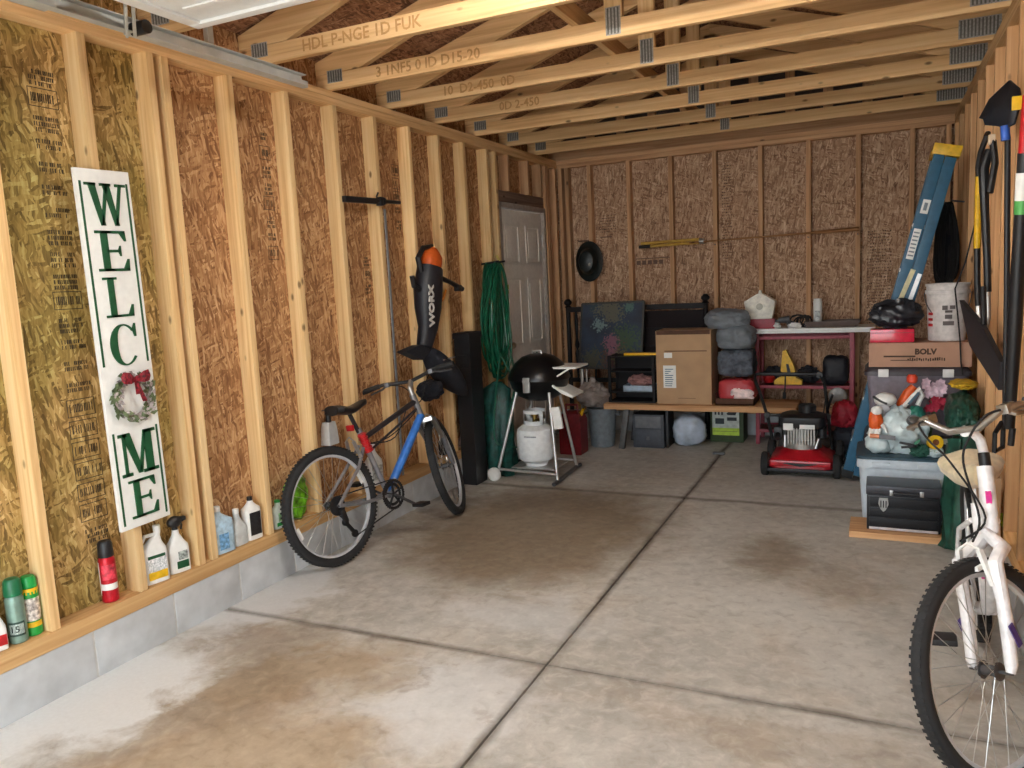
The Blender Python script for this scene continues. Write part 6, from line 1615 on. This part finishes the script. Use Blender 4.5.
b = MB(); p = at(1016, 104, y=3.86) - Vector(so); b.obox(p + Vector((-.0, -.02, 0)), (.035, .012, .055), bev=.004); b.build('yellow_label', yellow_pl, sh_)

yo = (3.375, 4.98, 1.15)
yt = thing('garden_fork', 'garden tool with a yellow shaft and black D handle hanging beside the blue ladder', 'garden tool', yo)
b = MB(); b.cyl((0, 0, .43), (0.0, 0, .81), .017); b.build('yellow_shaft', yellow_pl, yt)
b = MB(); b.tube([(0, 0, .80), (-.005, 0, .86), (.0, -.05, .93), (.02, -.08, 1.0), (.035, 0, 1.03), (.02, .05, .98), (.005, .03, .90), (0, 0, .86)], .014, 8); b.build('d_handle', black_pl, yt)
b = MB(); b.tube([(0, 0, .44), (.005, 0, .25), (.012, -.01, .12)], .016, 10); b.build('lower_shaft', black_pl, yt)
b = MB(); b.tube([(.012, -.01, .12), (.02, -.03, .04), (.028, -.05, .0)], [.014, .02, .012], 8); b.build('metal_socket', alu, yt)
to = (3.39, 4.55, 1.12)
t2 = thing('trimmer', 'black-shafted garden trimmer with curved pale lower end hanging right of the yellow-shafted tool', 'garden tool', to)
b = MB(); b.tube([(-.01, .04, .93), (-.035, .03, .84), (-.03, .0, .68), (-.012, 0, .40), (-.005, 0, .24)], [.02, .024, .020, .017, .017], 10)
b.tube([(.0, .02, .97), (.01, .0, .86), (-.012, -.03, .72)], .016, 8); b.build('shaft', black_pl, t2)
b = MB(); b.tube([(-.005, 0, .25), (.0, 0, .12), (-.015, .01, .03), (-.04, .02, .0)], .013, 10); b.build('lower_shaft', alu, t2)
b = MB(); b.obox((-.005, .02, .975), (.03, .03, .05), bev=.006); b.build('pale_cap', plain('cap_cream', rgb(214, 190, 160), .6), t2)
ro = (3.37, 4.40, .95)
rk_ = thing('snow_pusher', 'black plastic blade of a pusher slanting down the right wall beneath the hanging tools', 'pusher', ro)
P1, P2, P3, P4, P5 = at(962, 300, y=4.72), at(972, 345, y=4.68), at(1001, 390, y=4.12), at(1003, 362, y=4.10), at(984, 325, y=4.40)
b = MB(); o_ = Vector(ro)
for p in (P1, P2, P3, P4, P5): p.x = min(p.x, 3.405)
b.loft([[p - o_ + Vector((dx, 0, 0)) for p in (P1, P2, P3, P4, P5)] for dx in (-.012, .010)])
b.build('blade', plain('pusher_black', rgb(34, 34, 38), .55), rk_)
b = MB(); b.cyl(P5 - o_ + Vector((0, 0, 0)), P5 - o_ + Vector((.0, .08, .18)), .014); b.build('socket', black_pl, rk_)

po = (3.385, 3.62, .80)
pb = thing('pole_pruner', 'thick black pole with red, white and green bands hanging at the right edge', 'pole', po)
def pz(px, py, y): 
    p = at(px, py, y=y); p.x = min(p.x, 3.395); return p - Vector(po)
b = MB(); a0, a1 = pz(1021, 214, 3.50), pz(1009, 428, 3.64); b.tube([a0, a0.lerp(a1, .5), a1], [.022, .026, .020], 14); b.build('pole_tube', black_pl, pb)
dv = (a0 - a1).normalized()
b = MB(); b.cyl(a0, a0 + dv * .05, .0235); b.build('green_band', plain('band_green', rgb(80, 160, 80), .5), pb)
b = MB(); b.cyl(a0 + dv * .05, a0 + dv * .15, .0235); b.build('white_band', white_pl, pb)
b = MB(); b.cyl(a0 + dv * .15, a0 + dv * .22, .022); b.build('dark_band', black_pl, pb)
b = MB(); b.cyl(a0 + dv * .22, a0 + dv * .42, .020, .016); b.build('red_top', red_pl, pb)
b = MB(); b.cyl((-.005, .0, -.02), (.0, .0, .05), .012); b.build('tip', darkst, pb)
b = MB(); b.lathe([(.001, -.033), (.02, -.027), (.033, 0), (.02, .027), (.001, .033)], n=24); o = b.build('tennis_ball', plain('ball_green', rgb(176, 198, 60), .9, bump=.3, scale=90)); 
q = at(1012, 450, y=4.2); o.location = (3.435, 4.19, SILL + .034)
tag(o, 'yellow-green tennis ball resting on the bottom plate of the right wall', 'ball')
t = thing('carton', 'small cardboard carton on the floor against the right wall behind the white bicycle', 'box', (3.355, 4.25, 0.0))
b = MB(); b.box(-.06, .06, -.13, .13, .003, .52, bev=.003); b.build('box_body', card, t)
b = MB(); b.box(-.062, -.06, -.02, .02, .3, .52); b.box(-.02, .02, -.132, -.13, .3, .52); b.build('packing_tape', plain('tape_tan', rgb(170, 140, 100), .3), t)
